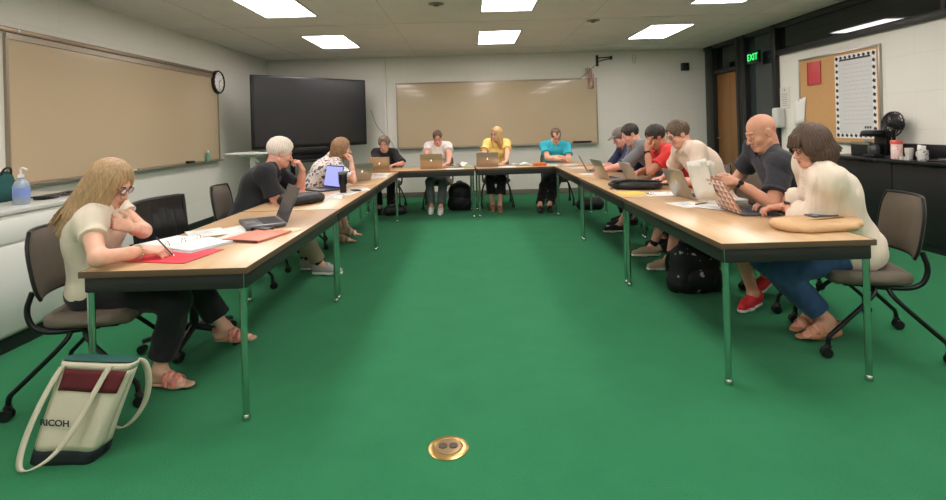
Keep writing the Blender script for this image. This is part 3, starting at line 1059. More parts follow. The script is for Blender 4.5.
t = thing('wall_clock', 'round black rimmed wall clock with white face at the end of the left board', 'clock', (XL, 8.38, 2.18))
R = roty(math.pi / 2)
M().lathe([(.17, 0), (.185, .02), (.185, .055), (.172, .07), (.162, .066), (.160, .05), (.001, .05)], (0, 0, 0), 36, R=R).build('rim', blackp, t)
M().lathe([(.158, .051), (.001, .052)], (0, 0, 0), 36, R=R, caps=False).build('dial', mat('dial', (236, 234, 228), rough=.5), t)
m = M()
for k in range(12):
    a = k * math.pi / 6
    m.box((.054, .132 * math.sin(a), .132 * math.cos(a)), (.002, .008, .026), R=rotx(-a))
m.build('hour_mark', ink, t)
m = M(); m.box((.056, .035, .02), (.002, .085, .010), R=rotx(.5)); m.build('hour_hand', ink, t)
m = M(); m.box((.058, .0, -.05), (.002, .007, .12)); m.build('minute_hand', ink, t)

# big flat screen on a mobile stand, turned across the corner
t = thing('flat_screen_display', 'huge black flat screen display on a stand across the back left corner', 'screen', (-2.69, 9.15, 0), math.atan2(1.5, 1.52))
M().box((0, .03, 1.69), (2.14, .055, 1.20), .012).build('bezel', blackp, t)
M().box((0, -.001, 1.70), (2.06, .006, 1.12)).build('screen_glass', mat('screen_glass', (40, 41, 42), rough=.22, spec=.6), t, smooth=False)
m = M()
m.box((0, .09, 1.03), (1.1, .10, .09), .01)
m.build('speaker_bar', blackp, t)
m = M()
for sx in (-1, 1):
    m.box((sx * .35, .12, .85), (.07, .05, 1.62), .008)
m.box((0, .12, 1.5), (.9, .04, .3), .006)
m.build('stand_post', blackm, t)
m = M()
m.box((0, .02, .86), (1.15, .34, .035), .01); m.box((0, .16, .92), (1.15, .03, .12), .006)
m.build('shelf', blackp, t)
m = M()
for sx in (-1, 1):
    m.box((sx * .42, .1, .10), (.07, .70, .05), .01)
m.box((0, .12, .10), (.84, .06, .05), .01)
m.build('base', blackm, t)
for sx in (-1, 1):
    for y in (-.2, .4):
        M().lathe([(.001, -.015), (.036, -.015), (.038, 0), (.036, .015), (.001, .015)], (sx * .42, y, .039), 16, R=roty(math.pi / 2)).build('caster', blackp, t)

# white sit-stand cart beside the screen
t = thing('lectern_cart', 'white adjustable lectern cart standing before the big screen by the left wall', 'lectern', (-2.98, 7.25, 0))
M().box((0, 0, 1.085), (.58, .42, .025), .008).build('top', whitelam, t)
m = M(); m.box((-.02, 0, 1.055), (.30, .10, .03), .005); m.tube([(-.02, 0, 1.05), (.08, 0, .96)], .016, 8); m.box((.0, 0, .55), (.07, .055, 1.0), .01)
m.build('column', mat('white_metal', (205, 205, 200), rough=.4), t)
m = M()
for sx in (-1, 1): m.box((sx * .2, 0, .05), (.05, .50, .04), .01)
m.box((0, 0, .05), (.4, .05, .04), .01); m.box((0, 0, .035), (.1, .1, .07))
m.build('base', MATS['white_metal'], t)
for sx in (-1, 1):
    for y in (-.22, .22): M().ell((sx * .2, y, .022), (.022, .022, .022), n=12).build('caster', blackp, t)
t = M().tube(arc_pts([(-2.86, 7.15, 1.10), (-2.82, 7.15, 1.106), (-2.70, 7.2, 1.106)], 1), .007, 8).build('marker', blackp)
tag(t, 'black marker lying on the white lectern cart', 'marker')

# cables on the back wall right of the screen
t = M().tube(arc_pts([(-1.95, YB - .01, 1.75), (-1.86, YB - .012, 1.45), (-1.76, YB - .012, 1.33), (-1.6, YB - .01, 1.16), (-1.5, YB - .01, 1.0), (-1.48, YB - .01, .4)], 2), .006, 6).build('cable', mat('grey_cable', (120, 118, 112), rough=.6))
tag(t, 'thin grey cable hanging on the back wall right of the black screen', 'cable')

# wall bracket with a small flag, upper right end of the back board
t = thing('projector_bracket', 'small black wall bracket above the right end of the back board', 'bracket', (2.55, YB, 2.60))
m = M(); m.box((.0, -.012, .0), (.05, .024, .22), .004); m.build('wall_plate', blackm, t)
m = M(); m.tube([(0, -.02, .05), (.24, -.10, .055)], .011, 8); m.tube([(0, -.02, -.02), (.24, -.10, .03)], .010, 8); m.box((.25, -.10, .04), (.05, .06, .07), .006); m.build('arm', blackm, t)
t = thing('small_flag', 'small faded striped flag drooping from its stick at the end of the back board', 'flag', (2.42, YB, 2.36))
M().tube([(.10, -.03, .16), (-.28, -.16, -.14)], .006, 8).build('stick', wood_mat('stick', (110, 85, 60), (130, 100, 70)), t)
P = [[(-.02 + .05 * math.sin(3 * i / 9) - .03 * j / 5 + .06 * i / 9, -.04 - .02 * math.sin(j * 1.3 + i * .6) - .01 * j, .10 - .045 * i) for j in range(6)] for i in range(10)]
P = [[(p[0] - .016 * j, p[1], p[2]) for j, p in enumerate(r)] for r in P]
fm = mat('flag_cloth', (196, 160, 150), rough=.8)
nt, b = nodes_of(fm)
tc = nt.nodes.new('ShaderNodeTexCoord'); wv = nt.nodes.new('ShaderNodeTexWave'); wv.bands_direction = 'X'; wv.inputs['Scale'].default_value = 9
cr = nt.nodes.new('ShaderNodeValToRGB'); cr.color_ramp.interpolation = 'CONSTANT'; cr.color_ramp.elements[0].color = srgb((176, 90, 84)); cr.color_ramp.elements[1].position = .5; cr.color_ramp.elements[1].color = srgb((214, 206, 196))
nt.links.new(tc.outputs['Object'], wv.inputs[0]); nt.links.new(wv.outputs[1], cr.inputs[0]); nt.links.new(cr.outputs[0], b.inputs['Base Color'])
M().grid(P).build('flag_cloth', fm, t, solid=.002)

t = thing('wall_speaker', 'small dark square speaker high on the back wall near the door', 'speaker', (4.27, YB, 2.43))
M().box((0, -.05, 0), (.14, .10, .15), .012).build('case', mat('brown_black', (46, 40, 36), rough=.5), t)
M().box((0, -.102, 0), (.11, .006, .12), .002).build('grille', blackp, t)
t = thing('wall_hook', 'tiny pale hook high on the back wall left of the speaker', 'hook', (2.0 + 1.28, YB, 2.62))
M().tube(arc_pts([(-.03, -.005, .08), (-.03, -.03, -.06), (.0, -.04, -.1), (.03, -.03, -.06), (.03, -.005, .08)], 2), .006, 8).build('wire', alum, t)
for (x, y, lb) in ((1.75, 7.35, 'small dark ceiling sprinkler plate between the middle and right lights'), (-.35, 6.1, 'small round ceiling vent plate left of the middle light column')):
    t = thing('ceiling_plate', lb, 'ceiling plate', (x, y, CEIL))
    M().lathe([(.09, -.001), (.088, -.008), (.03, -.010), (.028, -.03), (.001, -.032)], n=24).build('disc', mat('plate_grey', (132, 124, 112), rough=.5, metal=.3), t)

# eraser on the back tray, bottle and eraser on the left tray
t = thing('eraser', 'black felt eraser lying on the right end of the back board tray', 'eraser', (2.20, YB - .075, 1.010))
M().box((0, 0, 0), (.36, .055, .035), .006).build('block', blackp, t); M().box((0, 0, -.014), (.35, .05, .012), .003).build('felt', mat('felt', (60, 60, 60), rough=.9), t)
t = thing('spray_bottle', 'small green cleaner bottle standing on the left board tray', 'bottle', (XL + .06, 7.95, .96))
M().lathe([(.001, 0), (.03, 0), (.032, .01), (.032, .09), (.02, .115), (.012, .13)], n=18).build('body', mat('green_bottle', (96, 150, 130), rough=.25), t)
M().lathe([(.014, .128), (.014, .155), (.001, .157)], n=16).build('cap', whitelam, t)
t = thing('eraser', 'dark eraser lying on the left board tray before the green bottle', 'eraser', (XL + .06, 7.45, .978))
M().box((0, 0, 0), (.055, .16, .034), .006).build('block', blackp, t); M().box((0, 0, -.014), (.05, .15, .010), .003).build('felt', MATS['felt'], t)
t = thing('marker', 'white board marker lying on the left board tray', 'marker', (XL + .06, 6.2, .968))
M().tube([(0, -.07, 0), (0, .05, 0)], .008, 10).build('barrel', whitelam, t); M().tube([(0, .05, 0), (0, .075, 0)], .0085, 10).build('cap', blackp, t)

# ------------------------------------------------------------------ left counter
CF, CTOP = -3.0, .905
t = thing('base_cabinet', 'white laminate base cabinets with grey top below the left board', 'cabinet', (CF, 1.2, 0))
M().box((-.49, 1.7, .48), (.98, 3.4, .78), .003).build('body', whitelam, t)
M().box((-.46, 1.7, .05), (.92, 3.4, .10)).build('toe_kick', basem, t, smooth=False)
M().box((-.48, 1.7, CTOP - .015), (1.0, 3.42, .03), .004).build('countertop', mat('counter_grey', (196, 196, 190), rough=.3), t)
for k in range(5):
    y = .34 + k * .68
    d = M().box((.010, y, .40), (.02, .665, .56), .003).build('door', whitelam, t)
    w_ = M().box((.010, y, .775), (.02, .665, .155), .003).build('drawer', whitelam, t)
    M().box((.026, y + .25 * (1 if k % 2 else -1), .83), (.016, .014, .045), .003).build('handle', blackp, w_)
t = thing('hand_sanitizer', 'clear pump bottle of hand sanitizer on the left counter', 'bottle', (-3.16, 3.72, CTOP))
M().lathe([(.001, 0), (.045, 0), (.050, .012), (.050, .13), (.036, .165), (.016, .18), (.016, .19)], n=24).build('bottle_body', mat('clear_gel', (188, 206, 222), rough=.08, trans=.55), t)
M().lathe([(.0505, .05), (.0505, .12)], n=24, caps=False).build('sticker', mat('blue_label', (120, 140, 196), rough=.4), t)
m = M(); m.lathe([(.018, .188), (.018, .21), (.007, .212), (.007, .25), (.001, .252)], n=16); m.tube(arc_pts([(0, 0, .25), (.02, -.01, .256), (.06, -.02, .245)], 1), .007, 8)
m.build('pump', mat('white_plastic', (232, 230, 226), rough=.35), t)
t = thing('backpack', 'dark teal cloth bag standing on the counter at the left edge', 'bag', (-3.46, 3.90, CTOP))
sv = Vol(.009); sv.cap((0, -.08, .07), (0, .06, .07), .075, k=.03, cuts=[((0, 0, 0), (0, 0, -1))]); sv.cap((0, -.07, .16), (0, .03, .17), .055, .05, k=.05)
np_mesh('fabric', [sv.mesh(wrinkle(.003, 3, 40))], mat('teal_cloth', (22, 74, 72), rough=.85), t)
M().tube(arc_pts([(.04, -.05, .19), (.06, -.04, .25), (.05, .03, .25), (.03, .05, .19)], 2), .008, 8).build('handle', blackp, t)
t = thing('cable_bundle', 'heap of black cables and adapters lying on the left counter', 'cables', (-3.25, 4.20, CTOP))
rr = random.Random(4); m = M()
for k in range(7):
    pts = [(rr.uniform(-.12, .12), -.22 + .09 * j + rr.uniform(-.03, .03), .014 + .006 * rr.random() * (j % 2)) for j in range(6)]
    m.tube(arc_pts(pts, 2), .007, 6)
m.build('cord', blackp, t)
for y_ in (-.18, .12): M().box((.02, y_, .014), (.09, .14, .028), .008).build('adapter', blackp, t)

# ------------------------------------------------------------------ right counter
t = thing('counter_cabinet', 'long black counter with black backsplash along the right wall', 'counter', (4.40, 2.0, 0))
blk = mat('black_laminate', (22, 23, 24), rough=.45)
L_ = 4.55
M().box((.19, L_ / 2, .47), (.24, L_, .80), .003).build('body', blk, t)
M().box((.20, L_ / 2, .035), (.20, L_, .07)).build('toe_kick', basem, t, smooth=False)
M().box((.150, L_ / 2, .885), (.32, L_ + .02, .03), .004).build('countertop', mat('black_top', (28, 29, 30), rough=.25), t)
struct('trim_9', M().box((XR - .012, 2.0 + L_ / 2, .975), (.02, L_, .15), .003), blk)
for k in range(5):
    d = M().box((.064, .45 + k * .905, .47), (.018, .89, .76), .003).build('door', blk, t)
    M().box((.052, .45 + k * .905, .842), (.008, .20, .012), .002).build('handle', blk, d)
CT = .90
t = thing('coffee_maker', 'small black coffee maker on the right counter beside the pink jar', 'coffee maker', (4.52, 5.90, CT), math.pi / 2)
m = M(); m.box((0, 0, .015), (.17, .20, .03), .008); m.box((0, -.07, .14), (.17, .07, .26), .01); m.box((0, .01, .265), (.20, .22, .07), .03); m.build('housing', blackp, t)
M().lathe([(.001, .032), (.055, .032), (.062, .06), (.060, .11), (.045, .145), (.048, .155)], (0, .03, 0), 22).build('carafe', mat('smoked_glass', (60, 60, 62), rough=.05, spec=.8), t)
M().box((0, .095, .175), (.11, .012, .03), .003).build('silver_band', chrome, t)
t = thing('desk_fan', 'round black desk fan on a short neck behind the coffee maker', 'fan', (4.60, 5.76, CT), math.pi / 2)
M().lathe([(.001, 0), (.09, 0), (.085, .02), (.02, .035), (.016, .28), (.02, .30)], n=24).build('stand', blackp, t)
Rf = rotx(-math.pi / 2 + .15)
m = M()
for q in range(11):
    r_ = .135 - .011 * q
    m.tube([np.array([0, .0, .36]) + Rf @ np.array([r_ * math.cos(a), r_ * math.sin(a), .03 + .0036 * q]) for a in np.linspace(0, 2 * math.pi, 25)], .004, 6, caps=False)
for q in range(14):
    a = q * math.pi / 7
    m.tube([np.array([0, 0, .36]) + Rf @ np.array([r * math.cos(a), r * math.sin(a), z]) for r, z in ((.02, .066), (.08, .055), (.135, .03), (.137, 0), (.12, -.03), (.03, -.05))], .0028, 5)
m.tube([np.array([0, .0, .36]) + Rf @ np.array([.137 * math.cos(a), .137 * math.sin(a), 0]) for a in np.linspace(0, 2 * math.pi, 25)], .007, 6, caps=False)
m.build('cage', blackp, t)
m = M(); m.lathe([(.03, -.02), (.035, .02), (.001, .03)], (0, 0, .36), 16, R=Rf)
for q in range(4):
    a = q * math.pi / 2
    P = [[np.array([0, 0, .36]) + Rf @ (rotz(a) @ np.array([.03 + .09 * i / 4, (-.03 + .06 * j / 3) * (.5 + i / 4), .012 * (j - 1.5)])) for j in range(4)] for i in range(5)]
    m.grid(P)
m.build('blade', mat('fan_blade', (34, 34, 36), rough=.4), t, solid=.002)
M().lathe([(.001, -.10), (.05, -.09), (.055, -.03), (.04, -.02)], (0, 0, .36), 18, R=Rf).build('motor', blackp, t)
t = thing('storage_jar', 'pink and white patterned jar with a coral lid on the right counter', 'jar', (4.50, 5.60, CT))
M().lathe([(.001, 0), (.048, 0), (.052, .01), (.052, .15), (.046, .16)], n=24).build('jar_body', spot_mat('jar_print', (236, 206, 200), [(212, 120, 112), (240, 226, 220)], 34, .36), t)
M().lathe([(.055, .155), (.057, .185), (.05, .195), (.001, .197)], n=24).build('lid', mat('coral_lid', (224, 104, 92), rough=.4), t)
t = thing('paper_cup_stack', 'short stack of white paper cups on the right counter', 'cups', (4.54, 5.49, CT))
m = M()
for q in range(4): m.lathe([(.028 , .0 + .012 * q), (.038, .075 + .012 * q), (.040, .078 + .012 * q), (.037, .080 + .012 * q)], n=20)
m.build('cup', mat('cup_white', (226, 222, 214), rough=.5), t)
for q, (x_, y_, lb) in enumerate(((4.44, 5.46, 'small white creamer cup lying before the cup stack, nearer the pink jar'), (4.43, 5.39, 'small white creamer cup before the cup stack, away from the pink jar'))):
    o = M().lathe([(.001, 0), (.020, 0), (.025, .03), (.027, .032), (.001, .034)], (x_, y_, CT), 16).build('creamer_cup', MATS['cup_white'])
    tag(o, lb, 'cup', 'creamer cups')
t = thing('coffee_mug', 'white mug with grey print holding crumpled packets on the right counter', 'mug', (4.52, 5.30, CT))
M().lathe([(.001, 0), (.042, 0), (.045, .006), (.045, .10), (.041, .10), (.040, .01), (.001, .008)], n=24).build('mug_body', spot_mat('mug_print', (224, 222, 218), [(130, 130, 136)], 40, .40, .3), t)
M().tube(arc_pts([(0, .042, .085), (0, .075, .085), (0, .08, .04), (0, .042, .02)], 2), .007, 8).build('handle', MATS['cup_white'], t)
m = M()
rr = random.Random(2)
for q in range(9): m.box((rr.uniform(-.028, .028), rr.uniform(-.028, .028), .115 + rr.uniform(-.012, .022)), (.03, .004, .055), .001, R=rotz(rr.uniform(0, 3)) @ rotx(rr.uniform(-.5, .5)))
m.build('packet', paper, t)
t = thing('serving_tray', 'flat black tray with utensils at the right edge of the counter', 'tray', (4.54, 5.00, CT))
M().box((0, 0, .008), (.20, .34, .016), .006).build('tray_base', blackp, t)
m = M()
for q in range(4): m.tube([(-.05 + .03 * q, -.12, .022), (-.04 + .03 * q, .10, .024)], .005, 6)
m.build('utensil', mat('grey_metal', (90, 90, 92), rough=.3, metal=.7), t)

# ------------------------------------------------------------------ pin board and papers on the right wall
cork = mat('cork', (206, 160, 108), rough=.9, var=.08, vscale=60, bump=.3, bscale=200)
t = thing('bulletin_board', 'large cork bulletin board in a metal frame on the right wall', 'bulletin board', (XR, 6.06, 1.03))
M().box((-.010, .735, .57), (.02, 1.47, 1.14)).build('cork_panel', cork, t, smooth=False)
m = M()
for y in (0, 1.47): m.box((-.014, y, .57), (.028, .028, 1.168), .003)
for z in (0, 1.14): m.box((-.014, .735, z), (.028, 1.47, .028), .003)
m.build('frame', alum, t)
t = thing('bordered_poster', 'white notice sheet with black and white checked border on the cork board', 'poster', (XR - .022, 6.09, 1.10))
sheet = mat('sheet_grey', (214, 214, 212), rough=.5, bump=.15, bscale=14)
M().box((-.002, .36, .51), (.003, .56, .92)).build('sheet', sheet, t, smooth=False)
M().box((-.001, .36, .51), (.0025, .70, 1.04)).build('border', paper, t, smooth=False)
m = M()
for q in range(13):
    for y in (.05, .67): m.box((-.0035, y, .03 + q * .08), (.002, .042, .036), R=rotx(.5))
for q in range(9):
    for z in (.025, .995): m.box((-.0035, .05 + q * .0775, z), (.002, .040, .034), R=rotx(.5))
m.box((-.0035, .36, .965), (.002, .52, .022))
m.build('border_check', mat('check_dark', (52, 50, 66), rough=.6), t, smooth=False)
m = M()
rr = random.Random(8)
for r_ in range(16):
    y = .56
    while y > .14:
        ln = rr.uniform(.03, .08); 
        if r_ < 15: m.box((-.0042, y - ln / 2, .90 - r_ * .052), (.0012, ln, .0045))
        y -= ln + .018
m.build('writing', mat('pale_ink', (176, 176, 180), rough=.8), t, smooth=False)
m = M()
for q in range(3): m.box((-.0042, .20 - q * .038, .125), (.0012, .026, .028), R=rotx(.35))
m.build('mark', MATS['check_dark'], t, smooth=False)
t = thing('red_folder', 'red folder pinned upright on the cork board', 'folder', (XR - .024, 7.20, 1.76))
red = mat('red_card', (206, 74, 78), rough=.5)
M().box((-.006, 0, .2), (.010, .27, .31), .002).build('cover', red, t); M().box((-.012, .125, .2), (.004, .02, .31), .001).build('spine', mat('dark_red', (160, 44, 52), rough=.5), t)
t = thing('pinned_paper', 'creased white paper pinned at a tilt on the left edge of the cork board', 'paper', (XR - .022, 7.50, 1.46))
P = [[(-.01 - .03 * math.sin(i * .5) * (j / 5) ** 2, -.12 + .24 * i / 7 + .05 * j / 5, .19 - .36 * j / 5 - .05 * i / 7) for j in range(6)] for i in range(8)]
M().grid(P).build('sheet', paper, t, solid=.0015); M().ell((-.02, .03, .14), (.006, .008, .008), n=8).build('pin', red, t)
t = thing('wall_notice', 'small white notice on the right wall above the dispenser', 'notice', (XR, 7.92, 1.66))
M().box((-.004, 0, 0), (.005, .24, .32)).build('sheet', mat('notice_paper', (218, 214, 206), rough=.7), t, smooth=False)
m = M()
for q in range(7): m.box((-.007, 0, .06 - .028 * q), (.001, .16 - .02 * (q % 3), .006))
m.box((-.007, .0, .12), (.001, .02, .03))
m.build('writing', mat('grey_ink', (130, 128, 124), rough=.8), t, smooth=False)
t = thing('soap_dispenser', 'white wall dispenser left of the cork board', 'dispenser', (XR, 7.99, 1.37))
M().box((-.065, 0, 0), (.13, .16, .30), .03, seg=4).build('housing', mat('dispenser_white', (206, 206, 202), rough=.35), t)
M().box((-.075, 0, -.14), (.09, .10, .03), .01).build('nozzle', mat('dispenser_grey', (150, 150, 148), rough=.4), t)
t = thing('exit_sign', 'green lit EXIT sign hanging before the dark glass beside the door', 'exit sign', (XR - .10, 8.57, 2.36))
M().box((0, 0, 0), (.05, .34, .20), .006).build('housing', mat('sign_dark', (14, 30, 20), rough=.3), t)
M().box((.04, 0, 0), (.04, .05, .05)).build('bracket', blackp, t)
text_obj('lettering', 'EXIT', .155, mat('exit_green', (60, 220, 120), emit=(50, 230, 110), estr=1.6), t, (-.027, 0, -.003),
         Matrix(((0, 0, -1), (-1, 0, 0), (0, 1, 0))), .002)
# ------------------------------------------------------------------ tables
lam = wood_mat('table_laminate', (194, 158, 118), (208, 174, 134), rough=.32, axis='Y', scale=.7)
edge = mat('table_edge', (92, 72, 54), rough=.4)
apron = mat('table_apron', (34, 34, 33), rough=.45)
TL = 1.765
def make_table(label, loc, rz, W=.79, L=TL):
    t = thing('folding_table', label, 'table', loc, rz, 'tables of the horseshoe')
    M().box((0, 0, .7175), (W - .006, L - .008, .025), .002).build('tabletop', lam, t)
    m = M()
    for sx in (-1, 1):
        m.box((sx * (W / 2 - .002), 0, .716), (.005, L - .004, .030), .0015)
        m.box((0, sx * (L / 2 - .004), .716), (W, .005, .030), .0015)
    m.build('edge_band', edge, t)
    m = M()
    for sx in (-1, 1):
        m.box((sx * (W / 2 - .022), 0, .665), (.018, L - .05, .072), .002)
        m.box((0, sx * (L / 2 - .024), .665), (W - .05, .018, .072), .002)
    m.box((0, 0, .7), (W - .06, L - .06, .006))
    m.build('apron', apron, t)
    for sx in (-1, 1):
        for sy in (-1, 1):
            x, y = sx * (W / 2 - .034), sy * (L / 2 - .036)
            l = M().cyl((x, y, .02), (x, y, .70), .0165, 18).build('leg', chrome, t)
            M().lathe([(.001, 0), (.020, 0), (.021, .012), (.018, .028), (.0165, .03)], (x, y, 0), 18).build('foot_cap', chrome, l)
    return t
LX, RX = -1.46, 1.655
T0 = make_table('light wood table nearest the camera on the left, blonde woman writing at it', (LX, 2.48 + TL / 2, 0), 0)
T1 = copy_thing(T0, 'light wood table in the middle of the left run under the plump black bag', (LX, 2.485 + TL * 1.5, 0), 0)
T2 = copy_thing(T0, 'light wood table at the far end of the left run, two silver laptops on it', (LX, 2.49 + TL * 2.5, 0), 0)
copy_thing(T0, 'light wood table nearest the camera on the right, tan clutch and patterned laptop on it', (RX, 2.69 + TL / 2, 0), 0)
copy_thing(T0, 'light wood table in the middle of the right run, black laptop bag on it', (RX, 2.695 + TL * 1.5, 0), 0)
copy_thing(T0, 'light wood table at the far end of the right run, beside the man in blue', (RX, 2.70 + TL * 2.5, 0), 0)
BR = math.radians(2.7)
def bpt(u, v=0.0):      # point on the back row: u along it, v behind its front edge
    return (u * math.cos(BR) - v * math.sin(BR), 7.94 + u * math.sin(BR) + v * math.cos(BR))
for u, lb in ((-.82, 'light wood table of the back row, left half, woman in white tee behind it'), (.965, 'light wood table of the back row, right half, before the man in blue')):
    p = bpt(u, .395)
    copy_thing(T0, lb, (p[0], p[1], 0), math.pi / 2 + BR)

# ------------------------------------------------------------------ chairs
uph = mat('taupe_upholstery', (108, 98, 86), rough=.85, bump=.35, bscale=300, var=.05, vscale=20)
def make_chair(label, loc, rz, back=None, group='rolling nesting chairs around the tables'):
    t = thing('rolling_chair', label, 'chair', loc, rz, group)
    v = Vol(.009)
    v.ell((0, .01, .435), (.245, .235, .040), k=.03); v.cap((-.16, .18, .428), (.16, .18, .428), .034, k=.05); v.cap((-.17, -.16, .44), (.17, -.16, .44), .03, k=.05)
    v.cap((-.19, -.1, .44), (-.19, .12, .435), .032, k=.04); v.cap((.19, -.1, .44), (.19, .12, .435), .032, k=.04)
    np_mesh('seat', [v.mesh()], uph, t)
    # curved back shell
    def bp(u, w_, off):
        ang = u * .42
        wd = .235 * (1 - .10 * max(0, w_ - .5) ** 2 * 4) 
        z = .555 + .335 * w_
        y = -.235 - .055 * w_ + .10 * (u * u) * .55 + off
        return (u * wd * (1 - .12 * (abs(w_ - .5) * 2) ** 4), y, z)
    nu, nw = 14, 10
    g1 = [[bp(-1 + 2 * i / nu, j / nw, .022 * (1 - (abs(-1 + 2 * i / nu)) ** 4) * (1 - (abs(2 * j / nw - 1)) ** 4)) for j in range(nw + 1)] for i in range(nu + 1)]
    g2 = [[bp(-1 + 2 * i / nu, j / nw, -.016) for j in range(nw + 1)] for i in range(nu + 1)]
    m = M(); m.grid(g1); m.grid([r[::-1] for r in g2])
    rim = [(i, 0) for i in range(nu + 1)] + [(nu, j) for j in range(1, nw + 1)] + [(i, nw) for i in range(nu - 1, -1, -1)] + [(0, j) for j in range(nw - 1, -1, -1)]
    m.grid([[g1[i][j], g2[i][j]] for i, j in rim])
    m.build('backrest', back or uph, t, angle=60)
    M().tube([np.array(bp(-1 + 2 * i / nu, j / nw, -.004)) for i, j in rim], .0085, 8, caps=False).build('back_rim', blackp, t)
    m = M()
    for sx in (-1, 1):
        m.tube(arc_pts([(sx * .215, -.215, .60), (sx * .225, -.245, .50), (sx * .225, -.20, .40), (sx * .19, -.05, .385), (sx * .16, .06, .39)], 3), .0135, 10)
    m.tube([(-.19, -.04, .388), (.19, -.04, .388)], .014, 10)
    m.build('back_support', blackm, t)
    M().box((0, .0, .395), (.34, .30, .03), .01).build('seat_pan', blackp, t)
    for sx in (-1, 1):
        for sy, ye in ((1, .27), (-1, -.30)):
            l = M().tube(arc_pts([(sx * .19, -.03 + sy * .03, .385), (sx * .225, sy * .05 - .02, .34), (sx * .262, ye * .93, .135), (sx * .265, ye, .115), (sx * .265, ye + sy * .004, .062)], 2), .0125, 10).build('leg', blackm, t)
            c = M()
            for q in (-.014, .014):
                c.lathe([(.001, -.009), (.027, -.009), (.030, -.004), (.030, .004), (.027, .009), (.001, .009)], (sx * .265 + q, ye + sy * .012, .031), 18, R=roty(math.pi / 2))
            c.tube([(sx * .265, ye, .075), (sx * .265, ye + sy * .012, .045)], [.018, .020], 10)
            c.build('caster', blackp, l)
    return t
CH0 = make_chair('taupe rolling chair at the left edge under the blonde woman', (-2.02, 2.88, 0), math.radians(-80))
def chair(label, x, y, deg):
    return copy_thing(CH0, label, (x, y, 0), math.radians(deg))

# ------------------------------------------------------------------ laptops
alu = mat('laptop_silver', (176, 172, 164), rough=.32, metal=.75)
gold = mat('laptop_gold', (196, 168, 136), rough=.34, metal=.6)
keyb = mat('keyboard_black', (26, 26, 28), rough=.5)
scr_off = mat('screen_dark', (62, 62, 68), rough=.18, emit=(80, 82, 92), estr=.10)
def laptop(label, loc, rz, W=.32, D=.22, ang=108, body=None, lid=None, scr=None, logo=None, thick=.016, name='laptop'):
    """origin at the hinge middle on the table; user sits towards -Y"""
    body = body or alu; lid = lid or body
    t = thing(name, label, 'laptop', loc, rz, None)
    M().box((0, -D / 2, thick / 2 + .001), (W, D, thick), .005).build('base', body, t)
    m = M()
    for r_ in range(5):
        for k in range(12):
            m.box((-W * .40 + W * .8 * (k + .5) / 12, -D * .12 - r_ * D * .095, thick + .0018), (W * .8 / 12 * .86, D * .08, .002))
    m.build('keyboard', keyb, t, smooth=False)
    M().box((0, -D * .80, thick + .0012), (W * .32, D * .28, .0012)).build('trackpad', mat('trackpad', (140, 138, 134), rough=.3, metal=.4), t, smooth=False)
    a = math.radians(ang)          # angle between base and lid
    R = rotx(-(a - math.pi / 2))   # upright lid leaning away from the user
    H = D * .98
    def P(p): return np.array([0, 0, thick]) + R @ np.array(p, float)
    l = M().box(P((0, 0.004, H / 2)), (W, .008, H), .003, R=R).build('lid', lid, t)
    M().box(P((0, -.0008, H / 2 + .002)), (W * .94, .0014, H * .88), R=R).build('screen', scr or scr_off, l, smooth=False)
    if logo:
        m = M()
        e = .021
        c = [P((e * .5 * math.cos(k) * (1.0 + .06 * math.cos(2 * k)), .0086, H * .52 + e * .52 * math.sin(k))) for k in np.linspace(0, 2 * math.pi, 17)[:-1]]
        m.quadbox(c, R @ np.array([0, 1, 0]), .0006)
        c = [P((e * .26 * math.cos(k) - .004, .0086, H * .52 + e * .80 + e * .15 * math.sin(k) - .0 + .10 * e * math.cos(k))) for k in np.linspace(0, 2 * math.pi, 9)[:-1]]
        m.quadbox(c, R @ np.array([0, 1, 0]), .0006)
        m.build('emblem', logo, l, smooth=False)
    return t
TZ = .7315
em = mat('emblem_lit', (250, 246, 240), rough=.3, emit=(255, 250, 244), estr=1.0)
def rz_from(ux, uy):      # user direction -> rotation (local -Y points to the user)
    return math.atan2(uy, ux) + math.pi / 2
laptop('dark grey laptop, opened wide with a blank screen, beside the salmon folder', (-1.33, 3.68, TZ + .004), rz_from(-.86, -.5), W=.37, D=.25, ang=112, body=mat('laptop_grey', (92, 92, 96), rough=.4, metal=.4), thick=.022)
lil = mat('screen_lilac', (150, 156, 220), rough=.2, emit=(150, 160, 235), estr=.75)
navy = mat('laptop_navy', (44, 40, 110), rough=.4)
L_ = laptop('laptop with a lit lilac screen and deep blue edge, behind the black tumbler', (-1.52, 5.74, TZ), rz_from(-.72, -.69), W=.36, D=.245, ang=103, body=mat('laptop_dark', (60, 60, 66), rough=.4), lid=navy, scr=lil)
laptop('silver laptop with a glowing emblem in front of the woman in the floral blouse', (-1.36, 6.50, TZ), rz_from(-.70, .71), W=.30, ang=106, logo=em)
laptop('gold toned laptop with a glowing emblem before the woman in black', (-1.37, 7.95, TZ), rz_from(-.05, 1), W=.30, D=.21, ang=102, body=gold, logo=em)
p = bpt(-.60, .26); laptop('gold toned laptop with a glowing emblem before the woman in the white tee', (p[0], p[1], TZ), rz_from(-.0, 1), W=.34, D=.23, ang=103, body=gold, logo=em)
p = bpt(.27, .28); laptop('silver gold laptop with a glowing emblem before the woman in yellow', (p[0], p[1], TZ), rz_from(.05, 1), W=.34, D=.23, ang=105, body=mat('laptop_champagne', (186, 164, 146), rough=.34, metal=.6), logo=em)
laptop('laptop with a brownish red reflection painted into its lid, farthest on the right run', (1.52, 6.95, TZ), rz_from(1, -.15), W=.33, D=.23, ang=117, lid=mat('laptop_red_reflection', (150, 110, 100), rough=.35, metal=.5))  # reddish reflection is put into the lid colour
laptop('silver laptop seen edge on before the man in the grey tee', (1.50, 5.98, TZ), rz_from(1, .12), W=.34, D=.24, ang=116)
